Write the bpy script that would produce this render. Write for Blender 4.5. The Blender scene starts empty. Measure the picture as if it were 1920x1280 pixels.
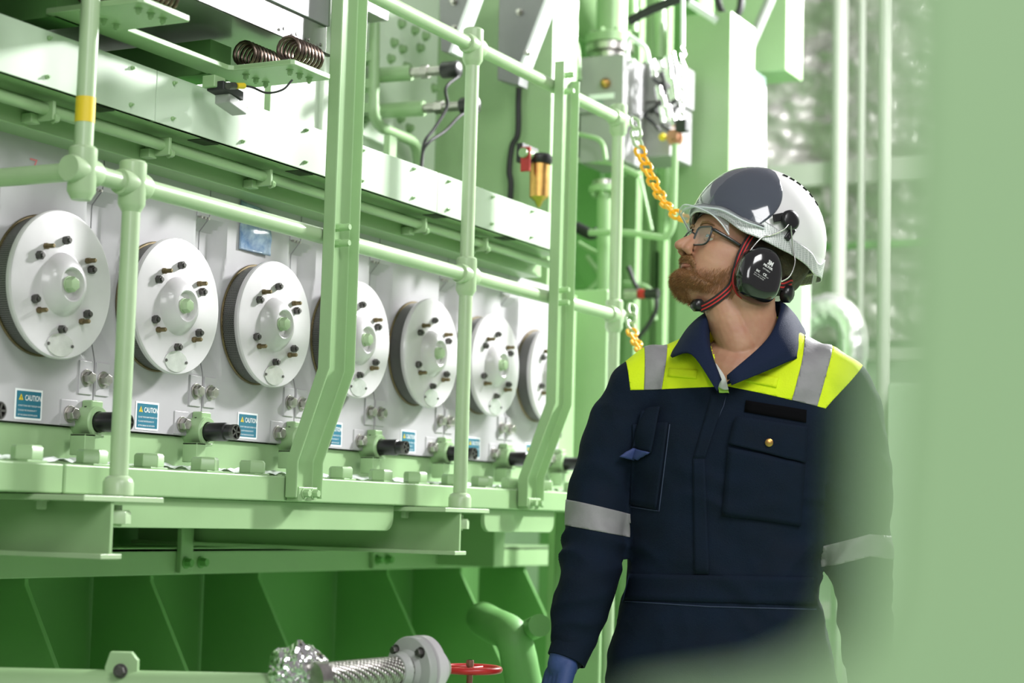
import bpy, bmesh, math, random
from mathutils import Vector, Matrix, Euler, noise
S = bpy.context.scene
COL = S.collection
random.seed(7)
R_ = math.radians
PI = math.pi

# ------------------------------------------------------------------ camera, world, lights
F = 3434.0                       # focal length in pixels of the 1920 frame
CAMH = 1.15                      # lens height over the floor
# rows: world X (along the engine), Y (into the engine), Z (up) in lens axes right / down / forward
RW = Matrix(((0.45597753, 0.09737825, 0.88464793),
             (-0.88960273, 0.02050004, 0.45627484),
             (0.02629593, -0.99503629, 0.09597551)))
cam = bpy.data.cameras.new('camera')
cam_ob = bpy.data.objects.new('camera', cam)
COL.objects.link(cam_ob)
cam.sensor_width = 36.0
cam.lens = F / 1920 * 36.0
cam.clip_start = 0.05
m = Matrix(((RW[0][0], -RW[0][1], -RW[0][2]), (RW[1][0], -RW[1][1], -RW[1][2]), (RW[2][0], -RW[2][1], -RW[2][2]))).to_4x4()
cam_ob.matrix_world = Matrix.Translation((0, 0, CAMH)) @ m
cam.dof.use_dof = True
cam.dof.focus_distance = 3.75
cam.dof.aperture_fstop = 3.0
S.camera = cam_ob
S.view_settings.view_transform = 'Standard'
S.view_settings.look = 'None'
S.view_settings.gamma = 1.0
S.view_settings.use_curve_mapping = False
S.view_settings.exposure = 0.0

wd = bpy.data.worlds.new('hall_light')
S.world = wd
wd.use_nodes = True
wd.node_tree.nodes['Background'].inputs[0].default_value = (1.0, 0.95, 0.98, 1)
wd.node_tree.nodes['Background'].inputs[1].default_value = 0.27

def area(name, loc, target, size, power, color=(1, 1, 1), size_y=None):
    l = bpy.data.lights.new(name, 'AREA')
    l.energy = power
    l.color = color
    l.shape = 'RECTANGLE'
    l.size = size
    l.size_y = size_y or size
    o = bpy.data.objects.new(name, l)
    COL.objects.link(o)
    o.location = loc
    d = Vector(target) - Vector(loc)
    o.rotation_euler = d.to_track_quat('-Z', 'Y').to_euler()
    return o
area('hall_floodlight', (6.6, 0.3, 3.6), (3.6, 2.3, 1.6), 0.35, 310)
area('hall_ceiling_lamp', (8.5, -0.6, 4.6), (6.0, 1.8, 1.4), 0.9, 140)
area('far_hall_lamp', (8.6, 1.2, 3.95), (3.6, 1.7, 1.5), 0.5, 210)
area('end_wall_fill', (7.0, 1.2, 4.5), (9.2, 2.7, 2.4), 0.8, 95)  # unseen fill added to brighten the foil on the end wall
area('aisle_ceiling_lamp', (1.2, -1.6, 4.2), (3.2, 2.0, 1.3), 1.6, 110)
area('rear_fill', (-1.6, -0.9, 3.0), (2.5, 1.0, 1.4), 1.6, 70)  # added fill behind the lens, lifts the near girder and the man

# ------------------------------------------------------------------ helpers
def ray(px, py):
    return RW @ Vector(((px - 960) / F, (py - 640) / F, 1.0))
def W(px, py, Y=None, X=None, Z=None, D=None):
    r = ray(px, py)
    if Y is not None: t = Y / r[1]
    elif X is not None: t = X / r[0]
    elif Z is not None: t = (Z - CAMH) / r[2]
    else: t = D
    return r * t + Vector((0, 0, CAMH))

def V(*a): return Vector(a)

class MB:
    def __init__(s): s.v = []; s.f = []
    def add(s, vs, fs):
        n = len(s.v); s.v += [Vector(p) for p in vs]; s.f += [tuple(i + n for i in f) for f in fs]; return s
    def box(s, x0, x1, y0, y1, z0, z1):
        return s.add([(x0,y0,z0),(x1,y0,z0),(x1,y1,z0),(x0,y1,z0),(x0,y0,z1),(x1,y0,z1),(x1,y1,z1),(x0,y1,z1)],
                     [(0,3,2,1),(4,5,6,7),(0,1,5,4),(1,2,6,5),(2,3,7,6),(3,0,4,7)])
    def obox(s, c, ax, ay, az):
        c, ax, ay, az = Vector(c), Vector(ax), Vector(ay), Vector(az)
        p = [c + ax*i + ay*j + az*k for k in (-1, 1) for i, j in ((-1,-1),(1,-1),(1,1),(-1,1))]
        return s.add(p, [(0,3,2,1),(4,5,6,7),(0,1,5,4),(1,2,6,5),(2,3,7,6),(3,0,4,7)])
    def lathe(s, prof, o, axis, n=32, ph=0, up=None):
        o = Vector(o); a = Vector(axis).normalized()
        t = Vector(up) if up else (Vector((0,0,1)) if abs(a.z) < .9 else Vector((1,0,0)))
        e1 = (t - a*t.dot(a)).normalized(); e2 = a.cross(e1)
        vs, fs = [], []
        for r, h in prof:
            for k in range(n):
                q = ph + 2*PI*k/n
                vs.append(o + a*h + (e1*math.cos(q) + e2*math.sin(q))*r)
        for i in range(len(prof)-1):
            for k in range(n):
                k2 = (k+1) % n
                fs.append((i*n+k, i*n+k2, (i+1)*n+k2, (i+1)*n+k))
        if prof[0][0] > 1e-6: fs.append(tuple(range(n-1, -1, -1)))
        if prof[-1][0] > 1e-6: fs.append(tuple((len(prof)-1)*n + k for k in range(n)))
        return s.add(vs, fs)
    def cyl(s, p0, p1, r, r1=None, n=24, ph=0, up=None):
        p0, p1 = Vector(p0), Vector(p1); d = p1 - p0
        return s.lathe([(r, 0), (r if r1 is None else r1, d.length)], p0, d, n, ph, up)
    def hexa(s, c, axis, r, h, ph=0.3):
        a = Vector(axis).normalized()
        return s.lathe([(r, 0), (r, h*.8), (r*.86, h)], c, a, 6, ph)
    def bolt(s, c, axis, r, h, ph=0.3):        # washer + hexagon head
        s.lathe([(r*1.35, 0), (r*1.35, h*.18)], c, axis, 20)
        return s.hexa(Vector(c) + Vector(axis).normalized()*h*.15, axis, r, h, ph)
    def tube(s, pts, r, n=14, closed=False, caps=True):
        pts = [Vector(p) for p in pts]; N = len(pts)
        rr = r if isinstance(r, (list, tuple)) else [r]*N
        T = []
        for i in range(N):
            if closed: t = pts[(i+1) % N] - pts[i-1]
            else: t = pts[min(i+1, N-1)] - pts[max(i-1, 0)]
            T.append(t.normalized())
        u = Vector((0,0,1)) if abs(T[0].z) < .9 else Vector((1,0,0))
        e = (u - T[0]*u.dot(T[0])).normalized()
        vs, fs = [], []
        for i in range(N):
            e = (e - T[i]*e.dot(T[i])).normalized(); b = T[i].cross(e)
            for k in range(n):
                q = 2*PI*k/n
                vs.append(pts[i] + (e*math.cos(q) + b*math.sin(q))*rr[i])
        for i in range(N if closed else N-1):
            j = (i+1) % N
            for k in range(n):
                k2 = (k+1) % n
                fs.append((i*n+k, i*n+k2, j*n+k2, j*n+k))
        if not closed and caps:
            fs.append(tuple(range(n-1, -1, -1))); fs.append(tuple((N-1)*n + k for k in range(n)))
        return s.add(vs, fs)
    def prism(s, poly, ext):
        ext = Vector(ext); n = len(poly); a = [Vector(p) for p in poly]
        vs = a + [p + ext for p in a]
        fs = [tuple(range(n-1, -1, -1)), tuple(range(n, 2*n))] + [(i, (i+1) % n, n+(i+1) % n, n+i) for i in range(n)]
        return s.add(vs, fs)
    def grid(s, fn, nu, nv, closed_u=False):
        vs = [fn(i/(nu if closed_u else nu-1), j/(nv-1)) for j in range(nv) for i in range(nu)]
        fs = []
        for j in range(nv-1):
            for i in range(nu if closed_u else nu-1):
                i2 = (i+1) % nu
                fs.append((j*nu+i, j*nu+i2, (j+1)*nu+i2, (j+1)*nu+i))
        return s.add(vs, fs)
    def ball(s, c, r, n=16, sc=(1,1,1)):
        c = Vector(c); vs, fs = [], []
        m2 = n//2
        for j in range(m2+1):
            a = PI*j/m2
            for k in range(n):
                q = 2*PI*k/n
                vs.append(c + Vector((math.sin(a)*math.cos(q)*r*sc[0], math.sin(a)*math.sin(q)*r*sc[1], math.cos(a)*r*sc[2])))
        for j in range(m2):
            for k in range(n):
                k2 = (k+1) % n
                fs.append((j*n+k, (j+1)*n+k, (j+1)*n+k2, j*n+k2))
        return s.add(vs, fs)
    def xf(s, M):
        s.v = [M @ p for p in s.v]; return s
    def build(s, name, mat, parent=None, bevel=0.0, smooth=40, org=None, seg=2, merge=True):
        if parent is not None:
            o0 = parent.matrix_world.inverted() if parent.get('_abs') else None
        vs = s.v
        loc = Vector((0,0,0))
        if parent is None:
            if org is None:
                xs = [p.x for p in vs]; ys = [p.y for p in vs]; zs = [p.z for p in vs]
                loc = Vector(((min(xs)+max(xs))/2, (min(ys)+max(ys))/2, min(zs)))
            else: loc = Vector(org)
            vs = [p - loc for p in vs]
        else:
            M = WORLD(parent).inverted()
            vs = [M @ p for p in vs]
        me = bpy.data.meshes.new(name)
        me.from_pydata([tuple(p) for p in vs], [], s.f)
        bm = bmesh.new(); bm.from_mesh(me)
        if merge: bmesh.ops.remove_doubles(bm, verts=bm.verts, dist=1e-6)
        bmesh.ops.recalc_face_normals(bm, faces=bm.faces)
        bm.to_mesh(me); bm.free()
        if smooth:
            for p in me.polygons: p.use_smooth = True
            me.set_sharp_from_angle(angle=R_(smooth))
        o = bpy.data.objects.new(name, me)
        COL.objects.link(o)
        o.location = loc
        if parent is not None: o.parent = parent
        if mat is not None:
            for mm in (mat if isinstance(mat, (list, tuple)) else [mat]): me.materials.append(mm)
        if bevel:
            b = o.modifiers.new('bevel', 'BEVEL'); b.width = bevel; b.segments = seg; b.limit_method = 'ANGLE'; b.angle_limit = R_(50)
            b.harden_normals = True
        return o

def WORLD(o):
    M = Matrix.LocRotScale(o.location, o.rotation_euler, o.scale)
    return WORLD(o.parent) @ M if o.parent else M

def fillet(pts, rad, n=6):
    pts = [Vector(p) for p in pts]; out = [pts[0]]
    for i in range(1, len(pts)-1):
        a, b, c = pts[i-1], pts[i], pts[i+1]
        d1 = (a-b); d2 = (c-b); r = min(rad, d1.length*.45, d2.length*.45)
        p, q = b + d1.normalized()*r, b + d2.normalized()*r
        for k in range(n+1):
            t = k/n
            out.append(p*(1-t)**2 + b*2*t*(1-t) + q*t*t)
    out.append(pts[-1]); return out
def spline(pts, n=8):
    P = [Vector(p) for p in pts]; P = [P[0]*2-P[1]] + P + [P[-1]*2-P[-2]]; out = []
    for i in range(1, len(P)-2):
        for k in range(n):
            t = k/n
            out.append(.5*((2*P[i]) + (P[i+1]-P[i-1])*t + (2*P[i-1]-5*P[i]+4*P[i+1]-P[i+2])*t*t + (3*P[i]-P[i-1]-3*P[i+1]+P[i+2])*t**3))
    out.append(P[-2]); return out

def tag(o, label=None, cat=None, group=None, kind=None):
    if label: o['label'] = label
    if cat: o['category'] = cat
    if group: o['group'] = group
    if kind: o['kind'] = kind
    return o
def thing(name, loc, label, cat, group=None, rot=(0,0,0), kind=None):
    o = bpy.data.objects.new(name, None); COL.objects.link(o)
    o.empty_display_size = .05
    o.location = loc; o.rotation_euler = rot
    return tag(o, label, cat, group, kind)
def copy_tree(o, parent=None):
    c = o.copy(); COL.objects.link(c)
    if parent: c.parent = parent
    for ch in list(o.children): copy_tree(ch, c)
    return c
def text_mb(txt, size, o, ex, ey, spacing=1.0, depth=0.0006, align='LEFT', bold=0.0, width=None):
    """flat lettering as a mesh; ex / ey are the reading and the up directions"""
    cu = bpy.data.curves.new('txt', 'FONT'); cu.body = txt; cu.size = size; cu.align_x = align
    cu.space_character = spacing; cu.offset = bold; cu.resolution_u = 3
    to = bpy.data.objects.new('txt', cu); COL.objects.link(to)
    bpy.context.view_layer.update()
    me = bpy.data.meshes.new_from_object(to.evaluated_get(bpy.context.evaluated_depsgraph_get()))
    bpy.data.objects.remove(to)
    ex, ey = Vector(ex).normalized(), Vector(ey).normalized(); o = Vector(o)
    k = 1.0
    if width:
        xs = [v.co.x for v in me.vertices]; k = width/(max(xs)-min(xs)) if xs else 1
    mb = MB(); mb.add([o + ex*v.co.x*k + ey*v.co.y for v in me.vertices], [tuple(p.vertices) for p in me.polygons])
    return mb

# ------------------------------------------------------------------ materials
MATS = {}
def mat(name, color, rough=.5, metal=0, noise_amt=0, noise_scale=8, bump=0, bump_scale=60, coat=0, spec=.5, alpha=None, trans=0, sheen=0, emit=None, stretch=None, color2=None, sss=0, ior=None):
    if name in MATS: return MATS[name]
    mt = bpy.data.materials.new(name); mt.use_nodes = True; nt = mt.node_tree; N = nt.nodes; L = nt.links
    b = N['Principled BSDF']
    c = tuple(color) + (1,)
    b.inputs['Base Color'].default_value = c
    b.inputs['Roughness'].default_value = rough
    b.inputs['Metallic'].default_value = metal
    b.inputs['Specular IOR Level'].default_value = spec
    b.inputs['Coat Weight'].default_value = coat
    b.inputs['Coat Roughness'].default_value = .08
    b.inputs['Transmission Weight'].default_value = trans
    if ior: b.inputs['IOR'].default_value = ior
    if alpha is not None: b.inputs['Alpha'].default_value = alpha
    if sheen:
        b.inputs['Sheen Weight'].default_value = sheen; b.inputs['Sheen Roughness'].default_value = .5
    if sss:
        b.inputs['Subsurface Weight'].default_value = sss; b.inputs['Subsurface Radius'].default_value = (.02, .008, .004); b.inputs['Subsurface Scale'].default_value = .3
    if emit:
        b.inputs['Emission Color'].default_value = tuple(emit[0]) + (1,); b.inputs['Emission Strength'].default_value = emit[1]
    tc = N.new('ShaderNodeTexCoord'); vec = tc.outputs['Object']
    if stretch:
        mp = N.new('ShaderNodeMapping'); mp.inputs['Scale'].default_value = stretch; L.new(vec, mp.inputs['Vector']); vec = mp.outputs[0]
    if noise_amt or color2:
        n = N.new('ShaderNodeTexNoise'); n.inputs['Scale'].default_value = noise_scale; n.inputs['Detail'].default_value = 6; n.inputs['Roughness'].default_value = .6
        L.new(vec, n.inputs['Vector'])
        r = N.new('ShaderNodeValToRGB'); r.color_ramp.elements[0].position = .35; r.color_ramp.elements[1].position = .68
        c2 = color2 or tuple(min(1, x*(1-noise_amt)) for x in color)
        r.color_ramp.elements[0].color = tuple(c2) + (1,); r.color_ramp.elements[1].color = c
        L.new(n.outputs[0], r.inputs[0]); L.new(r.outputs[0], b.inputs['Base Color'])
        mr = N.new('ShaderNodeMapRange'); mr.inputs['To Min'].default_value = rough*.85; mr.inputs['To Max'].default_value = min(1, rough*1.2)
        L.new(n.outputs[0], mr.inputs[0]); L.new(mr.outputs[0], b.inputs['Roughness'])
    if bump:
        n2 = N.new('ShaderNodeTexNoise'); n2.inputs['Scale'].default_value = bump_scale; n2.inputs['Detail'].default_value = 4
        L.new(vec, n2.inputs['Vector'])
        bp = N.new('ShaderNodeBump'); bp.inputs['Strength'].default_value = bump; bp.inputs['Distance'].default_value = .002
        L.new(n2.outputs[0], bp.inputs['Height']); L.new(bp.outputs[0], b.inputs['Normal'])
    MATS[name] = mt
    return mt
GREEN = mat('green_paint', (.32, .485, .25), .34, noise_amt=.07, noise_scale=5, bump=.12, bump_scale=35)
GREEN_B = mat('green_rail_paint', (.42, .56, .34), .3, noise_amt=.08, noise_scale=9, bump=.1, bump_scale=60)
GREEN_D = mat('dark_shaded_green', (.17, .40, .12), .5, noise_amt=.1, noise_scale=4, bump=.1, bump_scale=30)  # same green darkened for shaded places; also the dark green wall pipe
CREAM = mat('pale_panel_paint', (.56, .68, .53), .3, noise_amt=.04, noise_scale=6)
GREY = mat('light_grey_paint', (.49, .475, .50), .3, noise_amt=.07, noise_scale=7, bump=.1, bump_scale=40)
DISC = mat('white_enamel', (.64, .61, .64), .3, noise_amt=.06, noise_scale=14, coat=.3)
STEEL = mat('bare_steel', (.55, .53, .50), .3, metal=1, noise_amt=.25, noise_scale=60)
DARKST = mat('dark_steel', (.13, .125, .12), .38, metal=.8, noise_amt=.3, noise_scale=80)
BRONZE = mat('bronze', (.22, .17, .09), .42, metal=.8, noise_amt=.3, noise_scale=90)
BRASS = mat('brass', (.62, .36, .11), .3, metal=1, noise_amt=.2, noise_scale=40)
SHEET = mat('brushed_sheet', (.48, .47, .48), .32, metal=1, noise_amt=.1, noise_scale=5, bump=.25, bump_scale=9)
BLACK = mat('black_plastic', (.012, .012, .013), .3, bump=.05)
RUBBER = mat('black_rubber', (.02, .02, .022), .55)
GREYBOX = mat('grey_cabinet', (.42, .43, .42), .4, noise_amt=.06)
SLATE = mat('slate_paint', (.25, .33, .31), .45, noise_amt=.06)
RED = mat('red_paint', (.5, .02, .02), .35, noise_amt=.15, noise_scale=30)
YEL = mat('yellow_plastic', (.92, .47, .01), .35, noise_amt=.05)
YTAPE = mat('yellow_tape', (.75, .55, .02), .5)
TEAL = mat('teal_label', (.02, .16, .24), .35)
LWHITE = mat('label_white', (.85, .87, .88), .4)
REDP = mat('faded_red_marker', (.75, .25, .28), .6)
SPRING = mat('oiled_spring_steel', (.20, .15, .12), .3, metal=1, noise_amt=.3, noise_scale=80)
GAP_SHADE = mat('gap_shade_green', (.02, .05, .015), .7)  # near-black green: shade of recesses and gaps put into the colour
FOIL = mat('crumpled_foil', (.86, .86, .84), .22, metal=1, bump=1.0, bump_scale=18)
# ================================================================== SETTING
def struct(mb, name, mt, **k):
    o = mb.build(name, mt, **k); o['kind'] = 'structure'; return o
floor_mat = mat('floor_paint', (.30, .48, .27), .5, noise_amt=.15, noise_scale=3)
struct(MB().box(-3, 12.2, -3.2, 5.0, -.08, 0), 'floor', floor_mat, smooth=0)

# ================================================================== ENGINE FRAME
ZL0, ZL1 = 1.172, 1.224          # ledge
YR = 2.08                        # railing plane
YF = 2.34                        # door plane
DOORP = .3463
SE = [2.429 + DOORP*i for i in range(9)]
XE = 5.02                        # engine end
XP = 4.58                        # end of the strip panels and band over the doors
eng = thing('marine_engine', (3.6, 2.6, 0), 'long pale green engine frame with a bolted ledge and gusseted base', 'engine')
# ledge: two plate lengths butted together with a rounded corner at the joint
lx = W(120, 900, Y=2.15).x
MB().box(1.5, lx-.002, 2.15, 2.62, ZL0, ZL1).build('ledge', GREEN, eng, .004)
MB().box(lx+.002, XE+.1, 2.15, 2.62, ZL0, ZL1).build('ledge', GREEN, eng, .004)
MB().box(1.5, XE, 2.44, 2.60, ZL1, 1.30).build('sill', GREEN, eng, .003)
MB().box(1.5, XE, 2.335, 2.44, ZL1, ZL1+.012).build('sill_flange', GREEN, eng, .002)
MB().box(1.5, XE, 2.350, 2.44, ZL1+.012, 1.300).build('sill_face', GREEN, eng, .002)
def rrect(x0, x1, z0, z1, r, y, n=6, corners=(1,1)):
    pts = [V(x0, y, z1), V(x1, y, z1)]
    for k in range(n+1):
        a = -PI/2*k/n
        pts.append(V(x1-r+r*math.cos(a), y, z0+r+r*math.sin(a)))
    for k in range(n+1):
        a = -PI/2 - PI/2*k/n
        pts.append(V(x0+r+r*math.cos(a), y, z0+r+r*math.sin(a)))
    return pts
for a, b in ((W(110, 960, Y=2.17).x, W(735, 960, Y=2.17).x), (W(905, 975, Y=2.17).x, W(1036, 975, Y=2.17).x), ):
    MB().prism(rrect(a, b, 1.114, ZL0, .03, 2.165), (0, .012, 0)).build('apron_plate', GREEN, eng, .002)
# the green wall, gussets and beam under the ledge
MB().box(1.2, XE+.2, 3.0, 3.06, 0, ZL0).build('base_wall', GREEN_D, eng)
MB().box(1.2, XE+.4, 2.62, 3.06, ZL0-.01, ZL0+.02).build('base_top', GREEN, eng)
MB().box(1.2, 6.1, 2.8, 2.83, .99, 1.056).build('base_beam', GREEN, eng, .003)
MB().box(1.2, 6.1, 2.8, 2.99, 1.045, 1.057).build('base_beam_flange', GREEN, eng, .002)
for (px, _) in ((50, 0), (285, 0), (487, 0), (728, 0), (865, 0), (985, 0)):
    x = W(px, 1085, Y=2.81).x
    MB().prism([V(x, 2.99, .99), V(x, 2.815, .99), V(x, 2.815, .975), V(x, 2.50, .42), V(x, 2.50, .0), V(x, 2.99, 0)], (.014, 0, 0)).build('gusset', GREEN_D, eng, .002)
for px in (330, 692, 893):
    x = W(px, 1050, Y=2.80).x
    MB().box(x, x+.05, 2.785, 2.80, .995, 1.14).build('beam_bracket', GREEN, eng, .003)
    for q in (.02, .10):
        MB().bolt(V(x+q, 2.786 if q < .05 else 2.80, 1.02), (0, -1, 0), .011, .018).build('beam_bolt', GREEN_D, eng, 0)
# studs and nuts along the ledge
for i, px in enumerate((50, 173, 280, 385, 474, 560, 640, 715, 780, 850, 905, 960, 1020, 1075)):
    p = W(px, 852, Y=2.195)
    MB().lathe([(.036, 0), (.036, .004)], (p.x, 2.195, ZL1), (0, 0, 1), 4, PI/4, (1,0,0)).build('nut_washer', GREEN, eng, .001)
    MB().hexa((p.x, 2.195, ZL1+.004), (0, 0, 1), .0285, .026, ph=.12*i).build('ledge_nut', GREEN, eng, .0015)
# upper strip: soffit and band with the pipe clamps, above the doors
MB().box(1.5, XP, 2.275, 2.9, 1.826, 1.884).build('upper_band', GREEN, eng, .002)
MB().box(1.5, XP, 2.19, 2.9, 1.884, 1.890).build('soffit_plate', GREEN, eng)
MB().box(1.5, XE, 2.371, 2.9, 1.235, 1.83).build('crankcase_wall', GREEN, eng)
MB().box(1.5, XP, 2.50, 2.9, 1.89, 2.02).build('upper_recess_wall', GAP_SHADE, eng)  # recess shade painted on as near-black
MB().box(1.5, XP, 2.22, 2.60, 1.975, 1.985).build('recess_roof', GREEN_D, eng)
# dark slots in the soffit
for px, py in ((190, 202), (373, 267), (548, 325), (800, 406), (930, 448)):
    p = W(px, py, Z=1.8835)
    MB().box(p.x-.028, p.x+.028, 2.20, 2.235, 1.8825, 1.8838).build('soffit_slot', BLACK, eng, 0, smooth=0)

# long strip panels over the doors
edges = [1.5, W(283, 190, Y=2.2).x, W(812, 370, Y=2.2).x, XP]
lab = ['green strip panel over the doors, left length beside the vertical pole', 'pale strip panel over the doors, long middle length behind the tall channel', 'pale strip panel over the doors, right length towards the aisle end']
for i in range(3):
    a, b = edges[i]+.0008, edges[i+1]-.0008
    t = thing('strip_panel', ((a+b)/2, 2.2, 1.884), lab[i], 'panel', 'strip panels over the doors')
    MB().box(a, b, 2.188, 2.2, 1.884, 1.983).build('face', CREAM, t, .001)
    for (zz, y0) in ((1.9, 0), (1.97, 0)):
        x = a + .05 if i else 2.2
        k = 0
        while x < b:
            if x > 2.2: MB().lathe([(.0042, 0), (.0042, .004), (.0022, .005), (.0022, .009)], (x, 2.188, zz), (0, -1, 0), 10).build('screw', GREEN, t)
            x += .23

# conduit pipe clipped under the strip
t = thing('conduit_pipe', (2.6, 2.235, 1.845), 'thin green pipe clipped along under the strip panels', 'pipe')
MB().tube([V(1.5, 2.235, 1.857), V(XP, 2.235, 1.857)], .0105, 20).build('pipe', GREEN, t)
for px, py in ((93, 218), (310, 285), (500, 343), (790, 436), (905, 470)):
    x = W(px, py, Y=2.235).x
    MB().box(x-.014, x-.006, 2.215, 2.275, 1.837, 1.872).box(x-.03, x-.006, 2.25, 2.275, 1.832, 1.85).build('clamp', GREEN, t, .002)
    MB().bolt(V(x-.006, 2.222, 1.842), (1, -.35, 0), .0075, .01).build('clamp_bolt', GREEN, t)

# ================================================================== DOORS
DZ0, DZ1 = 1.3025, 1.828
def door_panel_mb():
    w = DOORP
    def fn(u, v):
        x = u*w; z = DZ0 + v*(DZ1-DZ0)
        d = 0
        # shallow pocket each side of a seam
        for sx, wl in ((0, .064), (w, .046)):
            q = abs(x - sx)
            if 1.43 < z < 1.768:
                top = (1.768 - z)/.03; bot = (z - 1.43)/.10
                ww = wl*(1 - .35*max(0, 1-abs((z-1.57)/.12)))
                side = (ww - q)/.032
                d = max(d, .026*max(0, min(1, top, bot, side)))
        return V(x, d, z)
    mb = MB(); mb.grid(fn, 70, 60)
    e = .002
    # thickness
    n = 70
    back = [V(e, .03, DZ0), V(w-e, .03, DZ0), V(w-e, .03, DZ1), V(e, .03, DZ1)]
    front = [mb.v[0], mb.v[69], mb.v[-1], mb.v[-70]]
    for p in mb.v:
        p.x = min(max(p.x, e), w-e)
    base = len(mb.v); mb.v += back
    mb.f.append(tuple([base, base+1] + list(range(69, -1, -1))))
    L = 60
    mb.f.append(tuple([base+3, base] + [r*n for r in range(L)]))
    mb.f.append(tuple([base+1, base+2] + [r*n+69 for r in range(L-1, -1, -1)]))
    mb.f.append(tuple([base+2, base+3] + [(L-1)*n + i for i in range(n)]))
    return mb
meshring = mat('perforated_ring', (.10, .10, .095), .5, metal=.6)
_nt = meshring.node_tree; _N = _nt.nodes; _L = _nt.links
tc = _N.new('ShaderNodeTexCoord'); sp = _N.new('ShaderNodeSeparateXYZ'); _L.new(tc.outputs['Object'], sp.inputs[0])
def mth(op, a, b=None):
    n = _N.new('ShaderNodeMath'); n.operation = op
    for i, q in enumerate((a, b)):
        if q is None: continue
        if isinstance(q, (int, float)): n.inputs[i].default_value = q
        else: _L.new(q, n.inputs[i])
    return n.outputs[0]
ang = mth('ARCTAN2', sp.outputs[0], sp.outputs[2])
f1 = mth('FRACT', mth('MULTIPLY', ang, 190/(2*PI)))
f2 = mth('FRACT', mth('ADD', mth('MULTIPLY', sp.outputs[1], 300.0), mth('MULTIPLY', mth('FLOOR', mth('MULTIPLY', ang, 190/(2*PI))), .5)))
g = mth('MULTIPLY', mth('GREATER_THAN', f1, .38), mth('GREATER_THAN', f2, .38))
mx = _N.new('ShaderNodeMixRGB'); _L.new(g, mx.inputs[0]); mx.inputs[1].default_value = (.22, .22, .21, 1); mx.inputs[2].default_value = (.012, .012, .012, 1)
_L.new(mx.outputs[0], _N['Principled BSDF'].inputs['Base Color'])
bp = _N.new('ShaderNodeBump'); bp.inputs['Strength'].default_value = .6; bp.inputs['Distance'].default_value = .001; bp.invert = True
_L.new(g, bp.inputs['Height']); _L.new(bp.outputs[0], _N['Principled BSDF'].inputs['Normal'])

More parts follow.
